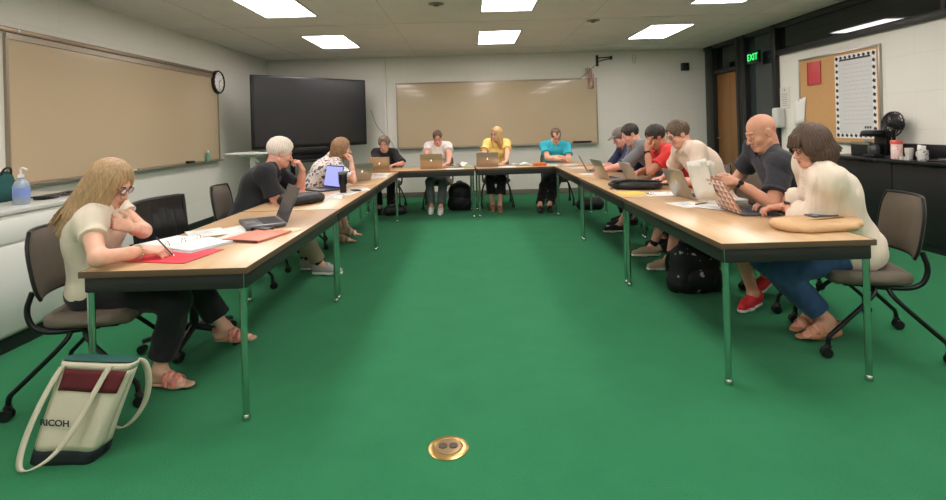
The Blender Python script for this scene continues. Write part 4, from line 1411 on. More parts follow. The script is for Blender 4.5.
laptop('silver laptop behind the black bag, before the man in the red polo', (1.70, 5.55, TZ), rz_from(1, .1), W=.32, D=.23, ang=118)
laptop('silver laptop with its lid towards the room, before the man in the beige polo', (1.735, 4.36, TZ), rz_from(1, .1), W=.34, D=.24, ang=112, logo=mat('emblem_grey', (214, 210, 204), rough=.3))
# patterned lid
pm = mat('patterned_cover', (226, 214, 206), rough=.45)
nt, b = nodes_of(pm)
tc = nt.nodes.new('ShaderNodeTexCoord'); sp = nt.nodes.new('ShaderNodeSeparateXYZ'); nt.links.new(tc.outputs['Object'], sp.inputs[0])
def mth(op, a_, b_=None):
    n_ = nt.nodes.new('ShaderNodeMath'); n_.operation = op
    for i_, q_ in enumerate((a_, b_)):
        if q_ is None: continue
        if isinstance(q_, (int, float)): n_.inputs[i_].default_value = q_
        else: nt.links.new(q_, n_.inputs[i_])
    return n_.outputs[0]
u_ = mth('FRACT', mth('MULTIPLY', sp.outputs['X'], 15.0)); v_ = mth('FRACT', mth('MULTIPLY', sp.outputs['Z'], 26.0))
tri_ = mth('LESS_THAN', mth('ABSOLUTE', mth('SUBTRACT', u_, .5)), mth('MULTIPLY', v_, .5))
class _G: outputs = [tri_]
gt = _G
mix = nt.nodes.new('ShaderNodeMix'); mix.data_type = 'RGBA'
mix.inputs[6].default_value = srgb((230, 218, 208)); mix.inputs[7].default_value = srgb((178, 118, 108))
nt.links.new(gt.outputs[0], mix.inputs[0]); nt.links.new(mix.outputs[2], b.inputs['Base Color'])
laptop('laptop with a pink and white triangle patterned lid, before the woman in the cream blouse', (1.755, 3.60, TZ), rz_from(1, -.03), W=.34, D=.24, ang=118, lid=pm, body=mat('laptop_slate', (84, 88, 100), rough=.4, metal=.3))

# ------------------------------------------------------------------ papers, folders, bags on the tables
def sheet_paper(label, x, y, deg, W=.216, L=.279, z=TZ, m=None, n=1, name='paper_sheet', group=None, lines=True, curl=.0):
    t = thing(name, label, 'paper', (x, y, z), math.radians(deg), group)
    P = [[(-W / 2 + W * i / 6, -L / 2 + L * j / 6, .0012 * n + curl * (i / 6) ** 3) for j in range(7)] for i in range(7)]
    mm = M(); mm.grid(P)
    o = mm.build('sheet', m or paper, t); md = o.modifiers.new('thickness', 'SOLIDIFY'); md.thickness = .0010 * n + .0006; md.offset = -1
    if lines:
        k = M(); rr = random.Random(int(x * 100 + y * 7))
        for q in range(16):
            if rr.random() < .15: continue
            w_ = W * rr.uniform(.5, .8)
            k.box((-W * .40 + w_ / 2, L / 2 - .03 - q * .0145, .0012 * n + .0006), (w_, .0035, .0006))
        k.build('print', mat('print_grey', (196, 196, 196), rough=.8), t, smooth=False)
    return t
t = thing('red_folder', 'bright red folder open under the writing hand of the blonde woman', 'folder', (-1.60, 2.78, TZ), math.radians(-12))
M().box((0, 0, .002), (.44, .30, .003), .001).build('cover', mat('red_folder_card', (214, 44, 62), rough=.45), t)
t = thing('binder', 'white open ring binder with pages before the blonde woman', 'binder', (-1.66, 3.04, TZ), math.radians(-24))
M().box((0, 0, .003), (.50, .31, .005), .002).build('cover', mat('binder_blue', (196, 196, 206), rough=.4), t)
for sx in (-1, 1):
    P = [[(sx * (.012 + .225 * i / 8), -.14 + .28 * j / 4, .007 + .020 * math.exp(-i * .5) * (1 - math.exp(-i * 1.5))+ .003) for j in range(5)] for i in range(9)]
    if sx < 0: P = P[::-1]
    M().grid(P).build('page', paper, t, solid=.003)
m = M()
for y in (-.10, 0, .10):
    m.tube([(.018 * math.cos(a), y, .010 + .030 * math.sin(a)) for a in np.linspace(0, math.pi, 9)], .0022, 6)
m.box((0, 0, .008), (.022, .27, .004), .001)
m.build('ring', chrome, t)
sheet_paper('white sheet with print lying half under the grey laptop and binder', -1.55, 3.45, -28, z=TZ + .001)
sheet_paper('white sheet between binder and salmon folder on the near left table', -1.42, 3.22, -14, z=TZ + .003)
sheet_paper('white sheet at the outer edge of the near left table behind the binder', -1.69, 3.36, 35, z=TZ + .005)
t = thing('notebook', 'salmon pink notebook with a dark spine beside the grey laptop', 'notebook', (-1.30, 3.21, TZ), math.radians(-18))
M().box((0, 0, .008), (.25, .31, .010), .002).build('cover', mat('salmon', (222, 134, 112), rough=.5), t)
M().box((.0, -.158, .008), (.25, .012, .013), .002).build('spine', mat('maroon', (104, 44, 40), rough=.5), t)
t = thing('envelope', 'cream envelope sticking out from under the salmon notebook', 'envelope', (-1.19, 3.33, TZ), math.radians(-25))
M().box((0, 0, .001), (.12, .26, .002)).build('sheet', mat('cream_paper', (228, 210, 178), rough=.7), t, smooth=False)
t = thing('wallet', 'black wallet lying under the front edge of the grey laptop', 'wallet', (-1.36, 3.41, TZ + .0), math.radians(-30))
M().box((0, 0, .011), (.16, .07, .020), .007).build('case', blackp, t)
def soft_bag(name, label, cat, x, y, deg, L, W, H, m, z=TZ, seed=1):
    t = thing(name, label, cat, (x, y, z), math.radians(deg))
    v = Vol(.0055)
    v.ell((0, 0, H * .50), (L / 2, W / 2, H * .5), k=.02)
    v.cap((-L * .36, 0, H * .45), (L * .36, 0, H * .45), H * .43, k=.03)
    v.cap((-L * .3, W * .28, H * .4), (L * .3, W * .28, H * .4), H * .36, k=.04)
    v.cap((-L * .3, -W * .28, H * .4), (L * .3, -W * .28, H * .4), H * .36, k=.04)
    V_, Q_ = v.mesh(wrinkle(.0022, seed, 32)); V_[:, 2] = np.maximum(V_[:, 2], .002)
    np_mesh('fabric', [(V_, Q_)], m, t)
    return t
blkcloth = mat('black_nylon', (24, 24, 27), rough=.5, bump=.2, bscale=120)
t = soft_bag('tablet_bag', 'plump black zip bag on the table under the arms of the white haired man', 'bag', -1.50, 4.66, 62, .46, .30, .085, blkcloth)
m = M(); m.tube([(.225 * math.cos(a), .145 * math.sin(a), .045) for a in np.linspace(0, 2 * math.pi, 33)], .004, 6, caps=False); m.build('zip', mat('zip_grey', (70, 70, 72), rough=.4), t)
for (x, y, d, lb) in ((-1.33, 4.98, 12, 'white sheet nearest the plump black bag on the left table'), (-1.27, 5.28, -8, 'white sheet beside the black tumbler towards the aisle'), (-1.20, 5.62, 20, 'white sheet behind the tumbler near the aisle edge'),
                     (-1.22, 7.0, 5, 'white sheet in front of the glowing silver laptop on the far left table'), (-1.26, 7.42, -12, 'white sheet farthest along the left run near the corner')):
    sheet_paper(lb, x, y, d)
t = thing('tumbler', 'tall black insulated tumbler before the lilac screen', 'tumbler', (-1.30, 5.36, TZ))
M().lathe([(.001, 0), (.030, 0), (.032, .004), (.036, .08), (.043, .10), (.045, .20), (.043, .203)], n=28).build('cup_body', mat('tumbler_black', (22, 24, 28), rough=.3, metal=.3), t)
M().lathe([(.046, .198), (.046, .212), (.038, .216), (.001, .214)], n=28).build('lid', mat('clear_lid', (120, 128, 134), rough=.15), t)
M().lathe([(.0456, .188), (.0466, .188), (.0466, .196), (.0456, .196)], n=28, caps=False).build('rim', chrome, t)
t = thing('smartphone', 'dark phone lying on the left table beside the black tumbler', 'phone', (-1.21, 5.52, TZ), .5)
M().box((0, 0, .005), (.075, .15, .008), .003).build('case', blackp, t)
t = thing('travel_mug', 'small black lidded cup behind the woman in the floral blouse', 'cup', (-1.62, 7.2, TZ))
M().lathe([(.001, 0), (.032, 0), (.040, .13), (.043, .135), (.043, .15), (.001, .155)], n=22).build('cup_body', blackp, t)
# back row
p = bpt(-.20, .36); t = thing('open_book', 'open white book with a green base fanned out between the two middle women', 'book', (p[0] + .06, p[1], TZ), .3)
M().box((0, 0, .004), (.34, .25, .007), .002).build('cover', mat('pale_green', (150, 196, 170), rough=.5), t)
for q, (a0, a1) in enumerate(((.05, .9), (.12, 1.25), (.05, 2.6), (.1, 2.1))):
    P = [[(math.cos(a1) * .15 * i / 6, -.11 + .22 * j / 3, .010 + math.sin(a1) * .12 * (i / 6) * (1 - .35 * (i / 6) ** 2)) for j in range(4)] for i in range(7)]
    M().grid(P).build('page', paper, t, solid=.002)
p = bpt(-.22, .12); sheet_paper('white sheet beside the gold laptop of the woman in the white tee', p[0] - .02, p[1] + .02, 94)
p = bpt(.56, .20); sheet_paper('white sheet to the right of the laptop of the woman in yellow', p[0], p[1], 85)
p = bpt(.80, .40); t = thing('open_book', 'open white book lying flat left of the orange case', 'book', (p[0], p[1], TZ), .1)
M().box((0, 0, .004), (.34, .24, .007), .002).build('cover', mat('pale_grey', (190, 196, 194), rough=.5), t)
for a1 in (.25, .7, 2.75):
    P = [[(math.cos(a1) * .15 * i / 6, -.11 + .22 * j / 3, .010 + math.sin(a1) * .10 * (i / 6) * (1 - .5 * (i / 6) ** 2)) for j in range(4)] for i in range(7)]
    M().grid(P).build('page', paper, t, solid=.002)
p = bpt(1.06, .14); t = thing('pencil_case', 'small bright orange case on the back table before the man in blue', 'case', (p[0], p[1], TZ), .1)
M().box((0, 0, .028), (.20, .10, .052), .012).build('case_body', mat('orange', (226, 116, 52), rough=.5), t)
M().box((0, 0, .029), (.202, .102, .004), .001).build('zip', mat('zip_dark', (120, 60, 30), rough=.5), t)
for u, v_, d, lb in ((1.30, .24, 70, 'white sheet under the crossed arms of the man in blue'), (1.50, .20, 100, 'white sheet at the right elbow of the man in blue'),):
    p = bpt(u, v_); sheet_paper(lb, p[0], p[1], d)
sheet_paper('white sheet on the far right table next to the back row', 1.52, 7.62, 8)
sheet_paper('white sheet under the hands typing on the laptop with the painted reddish reflection', 1.50, 6.62, 90)
# right run
t = soft_bag('laptop_bag', 'flat black laptop bag lying across the middle right table', 'bag', 1.56, 5.06, 55 - 75, .50, .34, .075, blkcloth, seed=4)
m = M()
m.tube(arc_pts([(.20, -.13, .06), (.30, -.10, .05), (.31, .03, .05), (.21, .10, .06)], 2), .009, 8)
m.tube(arc_pts([(-.2, -.15, .07), (-.05, -.06, .088), (.10, -.10, .086), (.22, -.02, .07)], 2), .010, 8, flat=1.8)
m.build('strap', blackp, t)
sheet_paper('sheet of white paper with a clip showing beyond the black laptop bag', 1.68, 4.62, 80, W=.25, L=.33)
t = thing('yellow_folder', 'yellow folder corner showing under the white papers near the black bag', 'folder', (1.43, 4.70, TZ), .2)
M().box((0, 0, .0005), (.22, .26, .002)).build('cover', mat('yellow_card', (226, 190, 84), rough=.6), t, smooth=False)
t = thing('binder_clip', 'silver binder clip on the white papers beyond the black bag', 'clip', (1.54, 4.60, TZ + .002), .6)
m = M(); m.box((0, 0, .008), (.05, .02, .014), .003)
for sy in (-1, 1): m.tube([(-.012, sy * .008, .01), (-.016, sy * .04, .012), (.016, sy * .04, .012), (.012, sy * .008, .01)], .0018, 6)
m.build('clip_body', chrome, t)
for (x, y, d, lb) in ((1.62, 3.98, 12, 'white sheet between the two nearest laptops of the right run'), (1.74, 3.86, 40, 'white sheet touching the patterned laptop from behind')):
    sheet_paper(lb, x, y, d, z=TZ + (.002 if d == 40 else 0))
t = thing('pen', 'thin dark pen lying across the papers before the bald man', 'pen', (1.72, 3.97, TZ + .008), .5)
M().tube([(-.07, 0, 0), (.05, 0, 0)], .004, 8).build('barrel', blackp, t); M().tube([(.05, 0, 0), (.07, 0, 0)], [.004, .001], 8).build('tip', chrome, t)
# thick document stack behind R4 laptop
t = thing('paper_stack', 'thick stack of white pages on the table before the bald man', 'paper', (1.90, 4.02, TZ), .15)
m = M()
for q in range(8): m.box((.002 * math.sin(q * 2.1), .003 * math.cos(q * 1.7), .003 + .005 * q), (.22, .28, .0046), .0005, R=rotz(.03 * math.sin(q * 1.3)))
m.build('page', paper, t, smooth=False)
# tan clutch and phone
t = thing('clutch_bag', 'soft tan leather clutch bag at the near corner of the right table', 'bag', (1.955, 3.02, TZ), math.radians(6))
v = Vol(.005); v.cap((-.20, 0, .036), (.20, 0, .036), .038, k=.05); v.cap((-.19, -.06, .032), (.18, -.06, .032), .034, k=.05); v.cap((-.18, .06, .032), (.18, .06, .032), .034, k=.05); v.cap((-.13, -.10, .026), (.12, -.10, .026), .027, k=.05); v.cap((-.12, .10, .026), (.12, .10, .026), .026, k=.05); v.ell((.05, .02, .060), (.17, .09, .014), k=.008, R=rotz(.15))
V_, Q_ = v.mesh(wrinkle(.0016, 6, 26)); V_[:, 2] = np.maximum(V_[:, 2] * .80, .002); V_[:, 1] *= 1.12; V_[:, 0] *= 1.06
np_mesh('leather', [(V_, Q_)], mat('tan_leather', (212, 172, 128), rough=.5), t)
M().tube(arc_pts([(-.20, -.05, .048), (-.05, -.07, .060), (.12, -.05, .062), (.20, .01, .05)], 2), .004, 6).build('zip', mat('zip_brass', (150, 110, 70), rough=.4, metal=.4), t)
ptop = V_[(np.abs(V_[:, 0] - .05) < .08) & (np.abs(V_[:, 1]) < .06), 2].max()
t = thing('smartphone', 'grey phone lying on top of the tan clutch bag', 'phone', (2.00, 3.04, TZ + ptop - .001), math.radians(95))
M().box((0, 0, .005), (.078, .155, .009), .0035).build('case', mat('phone_grey', (86, 88, 98), rough=.25), t)
M().box((-.022, .055, .010), (.022, .030, .002), .0008).build('camera_bump', mat('phone_bump', (150, 152, 160), rough=.3), t)

# ------------------------------------------------------------------ bags on the floor, floor outlet
brass = mat('brass', (200, 164, 104), rough=.28, metal=.9)
t = thing('floor_outlet', 'round brass floor outlet set in the green carpet', 'outlet', (-.13, 2.25, 0))
M().lathe([(.086, 0), (.086, .003), (.080, .006), (.062, .007), (.058, .004), (.001, .004)], n=40).build('ring', brass, t)
M().lathe([(.056, .004), (.054, .008), (.046, .010), (.001, .010)], n=36).build('cover', mat('bronze_dull', (150, 126, 92), rough=.4, metal=.7), t)
for sx in (-1, 1):
    M().lathe([(.019, .009), (.019, .013), (.001, .013)], (sx * .022, 0, 0), 18).build('socket_lid', mat('dull_dark', (84, 72, 60), rough=.5, metal=.4), t)

canvas = mat('canvas', (206, 198, 176), rough=.9, bump=.25, bscale=160, var=.03)
navyc = mat('dark_canvas', (24, 32, 34), rough=.85)
t = thing('tote_bag', 'cream canvas tote bag with maroon band and dark bottom, standing on the carpet', 'bag', (-1.755, 2.28, 0), math.radians(-8))
# leaning, tapered body: front face u across, w up
def tp(u, w_, v_):
    lean = .13 * w_
    return np.array([(u * (.142 + .030 * w_)) + lean, v_ * (.075 * (1 - .55 * w_)) + .03 * w_ + .012 * math.sin(u * 3 + w_ * 4) * (1 - w_), .40 * w_])
def ring(w_, k=28, g=1.0):
    out = []
    for q in range(k):
        a = 2 * math.pi * q / k
        cu, su = math.cos(a), math.sin(a)
        e = .45
        out.append(tp(abs(cu) ** e * (1 if cu > 0 else -1) * g, w_, abs(su) ** e * (1 if su > 0 else -1) * g))
    return out + [out[0]]
def band(w0, w1, n, g=1.0): return [ring(w0 + (w1 - w0) * i / n, g=g) for i in range(n + 1)][::-1]
body_ = M().grid(band(.13, .93, 12)).build('canvas_body', canvas, t, solid=.003, angle=60)
b0 = M(); b0.grid(band(.0, .135, 3, 1.01)); b0.add(ring(.005)[:-1], [tuple(range(28))[::-1]]); b0.build('bottom', navyc, t, angle=60, solid=.003)
b1 = M(); b1.grid(band(.93, 1.0, 1, 1.0)); b1.build('top_edge', canvas, t, solid=.004, angle=60)
# zip top
zt = M(); rg = ring(.985, g=.99)[:-1]; zt.add([p + np.array([0, 0, .012 if abs(i - 14) not in (0, 14) else 0]) for i, p in enumerate(rg)], [tuple(range(28))]); zt.build('zip_top', mat('teal_lining', (30, 84, 76), rough=.6), t)
mb = M()
Pm = [[tp(u, w_, -1.03) + np.array([0, -.004, 0]) for w_ in np.linspace(.72, .935, 5)] for u in np.linspace(-.74, .98, 15)]
mb.grid(Pm); mb.build('maroon_band', mat('maroon_canvas', (92, 26, 32), rough=.8), t, solid=.003)
for (u, off) in ((-.88, 0), (.35, 0)):
    pass
def handle(pts):
    m_ = M(); m_.tube(arc_pts(pts, 3), .015, 8, flat=.22); return m_
def flatstrap(pts, wdir, w_=.032, th=.004):
    P = arc_pts(pts, 3); wd = [nrm(np.array(wdir, float))] * len(P)
    m_ = M(); m_.grid([[p - q * w_ / 2, p + q * w_ / 2] for p, q in zip(P, wd)]); return m_
f = -1.12
flatstrap([tp(-.84, .96, f), tp(-.95, .80, f * 1.2), tp(-1.02, .45, f * 1.4), tp(-.94, .12, f * 1.5), tp(-.62, .0, f * 1.6), tp(.05, .12, f * 1.6), tp(.33, .4, f * 1.5), tp(.42, .75, f * 1.3), tp(.46, .97, f)], (1, 0, .25)).build('handle', canvas, t, solid=.004)
flatstrap([tp(.62, .96, 1.1), tp(.95, .98, 1.3) , tp(1.22, .80, 1.6), tp(1.36, .5, 1.8), tp(1.25, .30, 1.8), tp(1.05, .18, 1.6), tp(.85, .16, 1.3), tp(.5, .22, 1.15)], (1, 0, .3)).build('handle', canvas, t, solid=.004)
Rt = Matrix(((1, 0, 0), (0, 0, -1), (0, 1, 0)))
c_ = tp(-.42, .42, -1.0)
rot = Matrix.Rotation(math.radians(-1), 3, 'Y')
text_obj('lettering', 'RICOH', .036, mat('print_navy', (40, 42, 52), rough=.7), t, (c_[0], c_[1] - .020, c_[2]), Matrix.Rotation(math.radians(-3), 3, 'X') @ Rt, .0006, xs=1.25, offset=.0008)

def backpack(label, x, y, deg, W=.30, D=.20, H=.42, pattern=False, lean=.0, m=None):
    t = thing('backpack', label, 'bag', (x, y, 0), math.radians(deg))
    v = Vol(.008)
    v.ell((0, lean * .3, H * .48), (W / 2, D / 2, H * .52), k=.03, cuts=[((0, 0, .003), (0, 0, -1))])
    v.cap((-W * .28, 0, H * .2), (W * .28, 0, H * .2), D * .5, k=.06, cuts=[((0, 0, .003), (0, 0, -1))])
    v.cap((-W * .24, lean * .6, H * .7), (W * .24, lean * .6, H * .7), D * .42, k=.06)
    np_mesh('fabric', [v.mesh(wrinkle(.004, int(x * 10) % 9, 26))], m or blkcloth, t)
    v = Vol(.008); v.ell((0, -D * .42, H * .32), (W * .36, D * .22, H * .24), k=.02)
    np_mesh('front_pocket', [v.mesh(wrinkle(.003, 3, 30))], (m or blkcloth), t)
    mm = M(); mm.tube(arc_pts([(-.05, lean, H * .93), (-.04, lean, H * 1.03), (.04, lean, H * 1.03), (.05, lean, H * .93)], 2), .009, 8); mm.build('carry_loop', blackp, t)
    for sx in (-1, 1):
        M().tube(arc_pts([(sx * W * .2, D * .35, H * .9), (sx * W * .35, D * .75, H * .7), (sx * W * .38, D * .75, H * .3), (sx * W * .3, D * .4, H * .08)], 3), .014, 8, flat=1.6).build('shoulder_strap', blackp, t)
    return t
pat = spot_mat('black_print', (18, 18, 20), [(168, 166, 166)], 14, .33, .7)
backpack('black backpack with white patches on the floor between the two nearest right men', 1.78, 4.28, 8, W=.36, D=.26, H=.36, m=pat)
backpack('black backpack standing under the back row between the two middle women', -.20, 8.75, 0, W=.36, D=.22, H=.46)
t = thing('handbag', 'black bag with a looped strap on the floor under the far right table', 'bag', (1.86, 8.35, 0), .1)
v = Vol(.008); v.cap((-.14, 0, .09), (.14, 0, .09), .085, k=.03, cuts=[((0, 0, .003), (0, 0, -1))]); v.cap((-.12, 0, .16), (.12, 0, .16), .05, k=.04)
np_mesh('fabric', [v.mesh(wrinkle(.003, 2, 30))], blkcloth, t)
M().tube(arc_pts([(-.10, 0, .19), (-.10, 0, .40), (.0, 0, .48), (.06, 0, .36), (.10, 0, .19)], 3), .008, 8).build('strap', blackp, t)
t = thing('handbag', 'low black bag on the floor below the corner seat of the woman in black', 'bag', (-1.22, 8.35, 0), .3)
v = Vol(.008); v.cap((-.12, 0, .07), (.12, 0, .07), .065, k=.03, cuts=[((0, 0, .003), (0, 0, -1))]); v.cap((-.10, 0, .11), (.10, 0, .11), .045, k=.04)
np_mesh('fabric', [v.mesh(wrinkle(.003, 7, 30))], blkcloth, t)
M().tube(arc_pts([(-.08, 0, .13), (-.10, -.04, .22), (.0, -.05, .25), (.08, -.03, .13)], 3), .007, 8).build('strap', blackp, t)
# desk organiser: mesh-back office chair behind the blonde woman
t = thing('office_chair', 'black ribbed back office chair pushed to the left table just beyond the blonde woman', 'chair', (-1.83, 3.45, 0), math.radians(-97))
P = []
m = M()
nu, nw = 16, 12
def ob(u, w_, off): return np.array([u * .235, -.24 - .04 * w_ + .06 * u * u + off, .50 + .44 * w_])
g1 = [[ob(-1 + 2 * i / nu, j / nw, .010 * math.sin(i * math.pi * .99 * .9) * math.sin(math.pi * j / nw) + .012 * (1 if i % 2 else 0) + .006 * math.sin(j * 1.1)) for j in range(nw + 1)] for i in range(nu + 1)]
g2 = [[ob(-1 + 2 * i / nu, j / nw, -.02) for j in range(nw + 1)] for i in range(nu + 1)]
m.grid(g1); m.grid([r[::-1] for r in g2])
m.build('backrest', mat('black_leather', (34, 34, 36), rough=.35), t, angle=60)
rim = [(i, 0) for i in range(nu + 1)] + [(nu, j) for j in range(1, nw + 1)] + [(i, nw) for i in range(nu - 1, -1, -1)] + [(0, j) for j in range(nw - 1, -1, -1)]
M().tube([ob(-1 + 2 * i / nu, j / nw, -.004) for i, j in rim], .014, 8, caps=False).build('back_rim', blackp, t)
v = Vol(.009); v.ell((0, .01, .455), (.25, .24, .05), k=.03); v.cap((-.17, .17, .445), (.17, .17, .445), .036, k=.05)
np_mesh('seat', [v.mesh()], MATS['black_leather'], t)
M().tube([(0, 0, .10), (0, 0, .42)], .028, 14).build('gas_column', blackm, t)
M().tube(arc_pts([(0, -.05, .41), (0, -.24, .41), (0, -.29, .5), (0, -.28, .62)], 2), .02, 8).build('back_support', blackm, t)
for q in range(5):
    a = q * 2 * math.pi / 5 + .3
    l = M().tube([(0, 0, .12), (.15 * math.cos(a), .15 * math.sin(a), .10), (.29 * math.cos(a), .29 * math.sin(a), .075)], [.024, .02, .014], 8).build('leg', blackp, t)
    M().lathe([(.001, -.02), (.026, -.02), (.028, 0), (.026, .02), (.001, .02)], (.29 * math.cos(a), .29 * math.sin(a), .03), 14, R=rotz(a + 1.2) @ roty(math.pi / 2)).build('caster', blackp, l)
# ------------------------------------------------------------------ the people
def hair_mat(name, c, hi=.35, rough=.5):
    return mat(name, c, rough=rough, bump=.25, bscale=16, var=hi, vscale=9, stretch=(14, 14, 1.0))
def cloth(name, c, rough=.85, **k):
    return mat(name, c, rough=rough, bump=k.pop('bump', .5), bscale=13, stretch=(1, 1, .45), detail=2.0, sheen=.1, **k)
H_blond = hair_mat('hair_honey_blonde', (176, 144, 106), .26)
H_blond2 = hair_mat('hair_light_blonde', (186, 152, 104), .3)
H_blond3 = hair_mat('hair_dark_blonde', (146, 112, 78), .35)
H_brown = hair_mat('hair_dark_brown', (84, 62, 50), .4)
H_ash = hair_mat('hair_ash_brown', (100, 80, 64), .3)
H_white = hair_mat('hair_white', (226, 214, 202), .08)
H_dark = hair_mat('hair_near_black', (48, 40, 36), .2)
H_grey = hair_mat('hair_greying', (122, 106, 92), .3)
black = cloth('black_cloth', (26, 26, 30)); denim = cloth('denim', (44, 74, 112), var=.12, vscale=30)
khaki = cloth('khaki', (150, 136, 112)); greyjean = cloth('grey_denim', (96, 104, 104), var=.08)
blk_trouser = cloth('black_trouser', (22, 22, 24))
sole_w = mat('sole_white', (226, 224, 218), rough=.6); sole_t = mat('sole_tan', (176, 130, 96), rough=.6)
rub = mat('rubber_black', (24, 24, 24), rough=.6)
TAB = .772

# --- left side, facing the aisle
chair_of = {}
r, K1 = person('woman with long honey blonde hair and cream top writing in a red folder', (-2.04, 2.87), -74, (-1.905, 2.80, 1.112), s=.94, female=True, tone='fair', voxel=.0046,
       head_yaw=-12, head_pitch=28, bulge=.07, hip_z=.545,
       hands={1: dict(w=(-1.675, 2.70, .776), d=(.96, .22, -.03), n=(.15, .35, -.92), pole=(-.5, -.9, .15), curl=(.65, .75, .4), thumb=.9),
              -1: dict(k=.9, w=(-1.765, 2.74, .885), d=(-.85, -.22, .42), n=(-.45, .75, -.1), pole=(.7, .5, -.9), curl=(.5, .5, .3), thumb=.4)},
       feet={1: dict(a=(-1.72, 2.87, .095), toe=(1, -.12, 0)), -1: dict(a=(-1.53, 3.22, .19), toe=(1, -.10, .05), down=(.1, 0, -1))},
       shirt=dict(m=cloth('cream_knit', (214, 202, 182)), sleeve=.42, neck=.060, v=.06, off=.012, wr=.0026, loose=.004),
       pants=dict(m=blk_trouser, len=.90, flare=.028), shoes=dict(kind='sandal', m=mat('floral_strap', (206, 128, 116), rough=.5, var=.3, vscale=60), sole=mat('shoe_tan', (190, 150, 124), rough=.5)),
       hair=dict(kind='long', m=H_blond, down=.31, dir=(-.05, -.60, -1), locks=260, puff=.008, tip=.55, t=.012, fw=.80, face=.006, vox=.005), glass=(70, 34, 46), seed=99)
hp = K1['hp']
ring_ = K1['arms'][-1]
t = thing('pen', 'dark pen held in the writing hand of the blonde woman', 'pen', (-1.575, 2.735, TZ + .006), math.radians(20))
M().tube([(.02, 0, .004), (-.055, 0, .105)], .004, 8).build('barrel', mat('pen_dark', (40, 40, 60), rough=.3), t)
M().tube([(.02, 0, .004), (.028, 0, -.002)], [.004, .001], 8).build('tip', chrome, t)
m = M(); Wt = K1['arms'][1][2]; E_ = K1['arms'][1][1]; ax_ = nrm(Wt - E_)
Rb = frame(ax_, (0, 0, 1)); c_ = Wt - ax_ * .03
for q in range(14):
    a = q * 2 * math.pi / 14
    m.ell(c_ + Rb @ np.array([.031 * math.cos(a), .031 * math.sin(a), 0]), (.0062, .0062, .0062), n=8)
m.build('bracelet', mat('bead', (196, 176, 140), rough=.3, metal=.3), r)

person('older man with white hair and black shirt resting his chin on his hand', (-2.04, 4.86), -84, (-1.76, 4.90, 1.17), hs=1.08, s=1.03, girth=1.14, belly=.04, tone='pink', voxel=.005,
       head_yaw=22, head_pitch=18, bulge=.11,
       hands={1: dict(w=(-1.66, 4.94, .80), d=(.85, .5, -.05), pole=(-.2, -.9, -.6)), -1: dict(w=(-1.585, 4.985, 1.00), d=(-.30, -.12, .85), n=(-.9, -.2, .1), pole=(1, .25, -1.2), curl=(.9, 1.0, .6))},
       feet={1: dict(a=(-1.46, 5.03, .095), toe=(1, -.05, 0)), -1: dict(a=(-1.62, 5.20, .095), toe=(1, .1, 0))},
       shirt=dict(m=cloth('black_polo', (30, 31, 36)), sleeve=.72, loose=.018, off=.016, collar=True, drape=True), pants=dict(m=khaki, len=.93),
       shoes=dict(kind='sneaker', m=mat('grey_sneaker', (158, 156, 150), rough=.7), sole=sole_w, lace=rub, sock=mat('black_sock', (26, 26, 28), rough=.9)),
       hair=dict(kind='short', m=H_white, t=.014, nape=-.035), seed=3, brow=(200, 190, 180))

flor = spot_mat('floral_blouse', (218, 212, 208), [(92, 78, 88), (176, 140, 132)], 22, .42)
person('woman with dark blonde hair and floral blouse touching her chin', (-1.99, 6.22), -72, (-1.51, 6.22, 1.145), s=.95, female=True, tone='fair', voxel=.0055,
       head_yaw=-10, head_pitch=6, bulge=.06,
       hands={1: dict(w=(-1.38, 6.12, .99), d=(-.15, .15, .9), n=(-.9, .2, .1), pole=(.6, -.5, -1), curl=(.8, .8, .5)), -1: dict(w=(-1.56, 6.45, .80), d=(.9, .3, -.2), pole=(-.2, .9, -.8))},
       feet={1: dict(a=(-1.50, 6.25, .22), toe=(1, .1, -.12)), -1: dict(a=(-1.62, 6.42, .095), toe=(1, 0, 0))},
       shirt=dict(m=flor, sleeve=.8, off=.016, loose=.014), pants=dict(m=cloth('grey_capri', (112, 108, 104)), len=.72),
       shoes=dict(kind='sandal', m=mat('beige_strap', (206, 186, 160), rough=.5), sole=sole_t), hair=dict(kind='long', m=H_blond3, down=.16, locks=60, t=.014, dir=(0, -.12, -1)), seed=5)

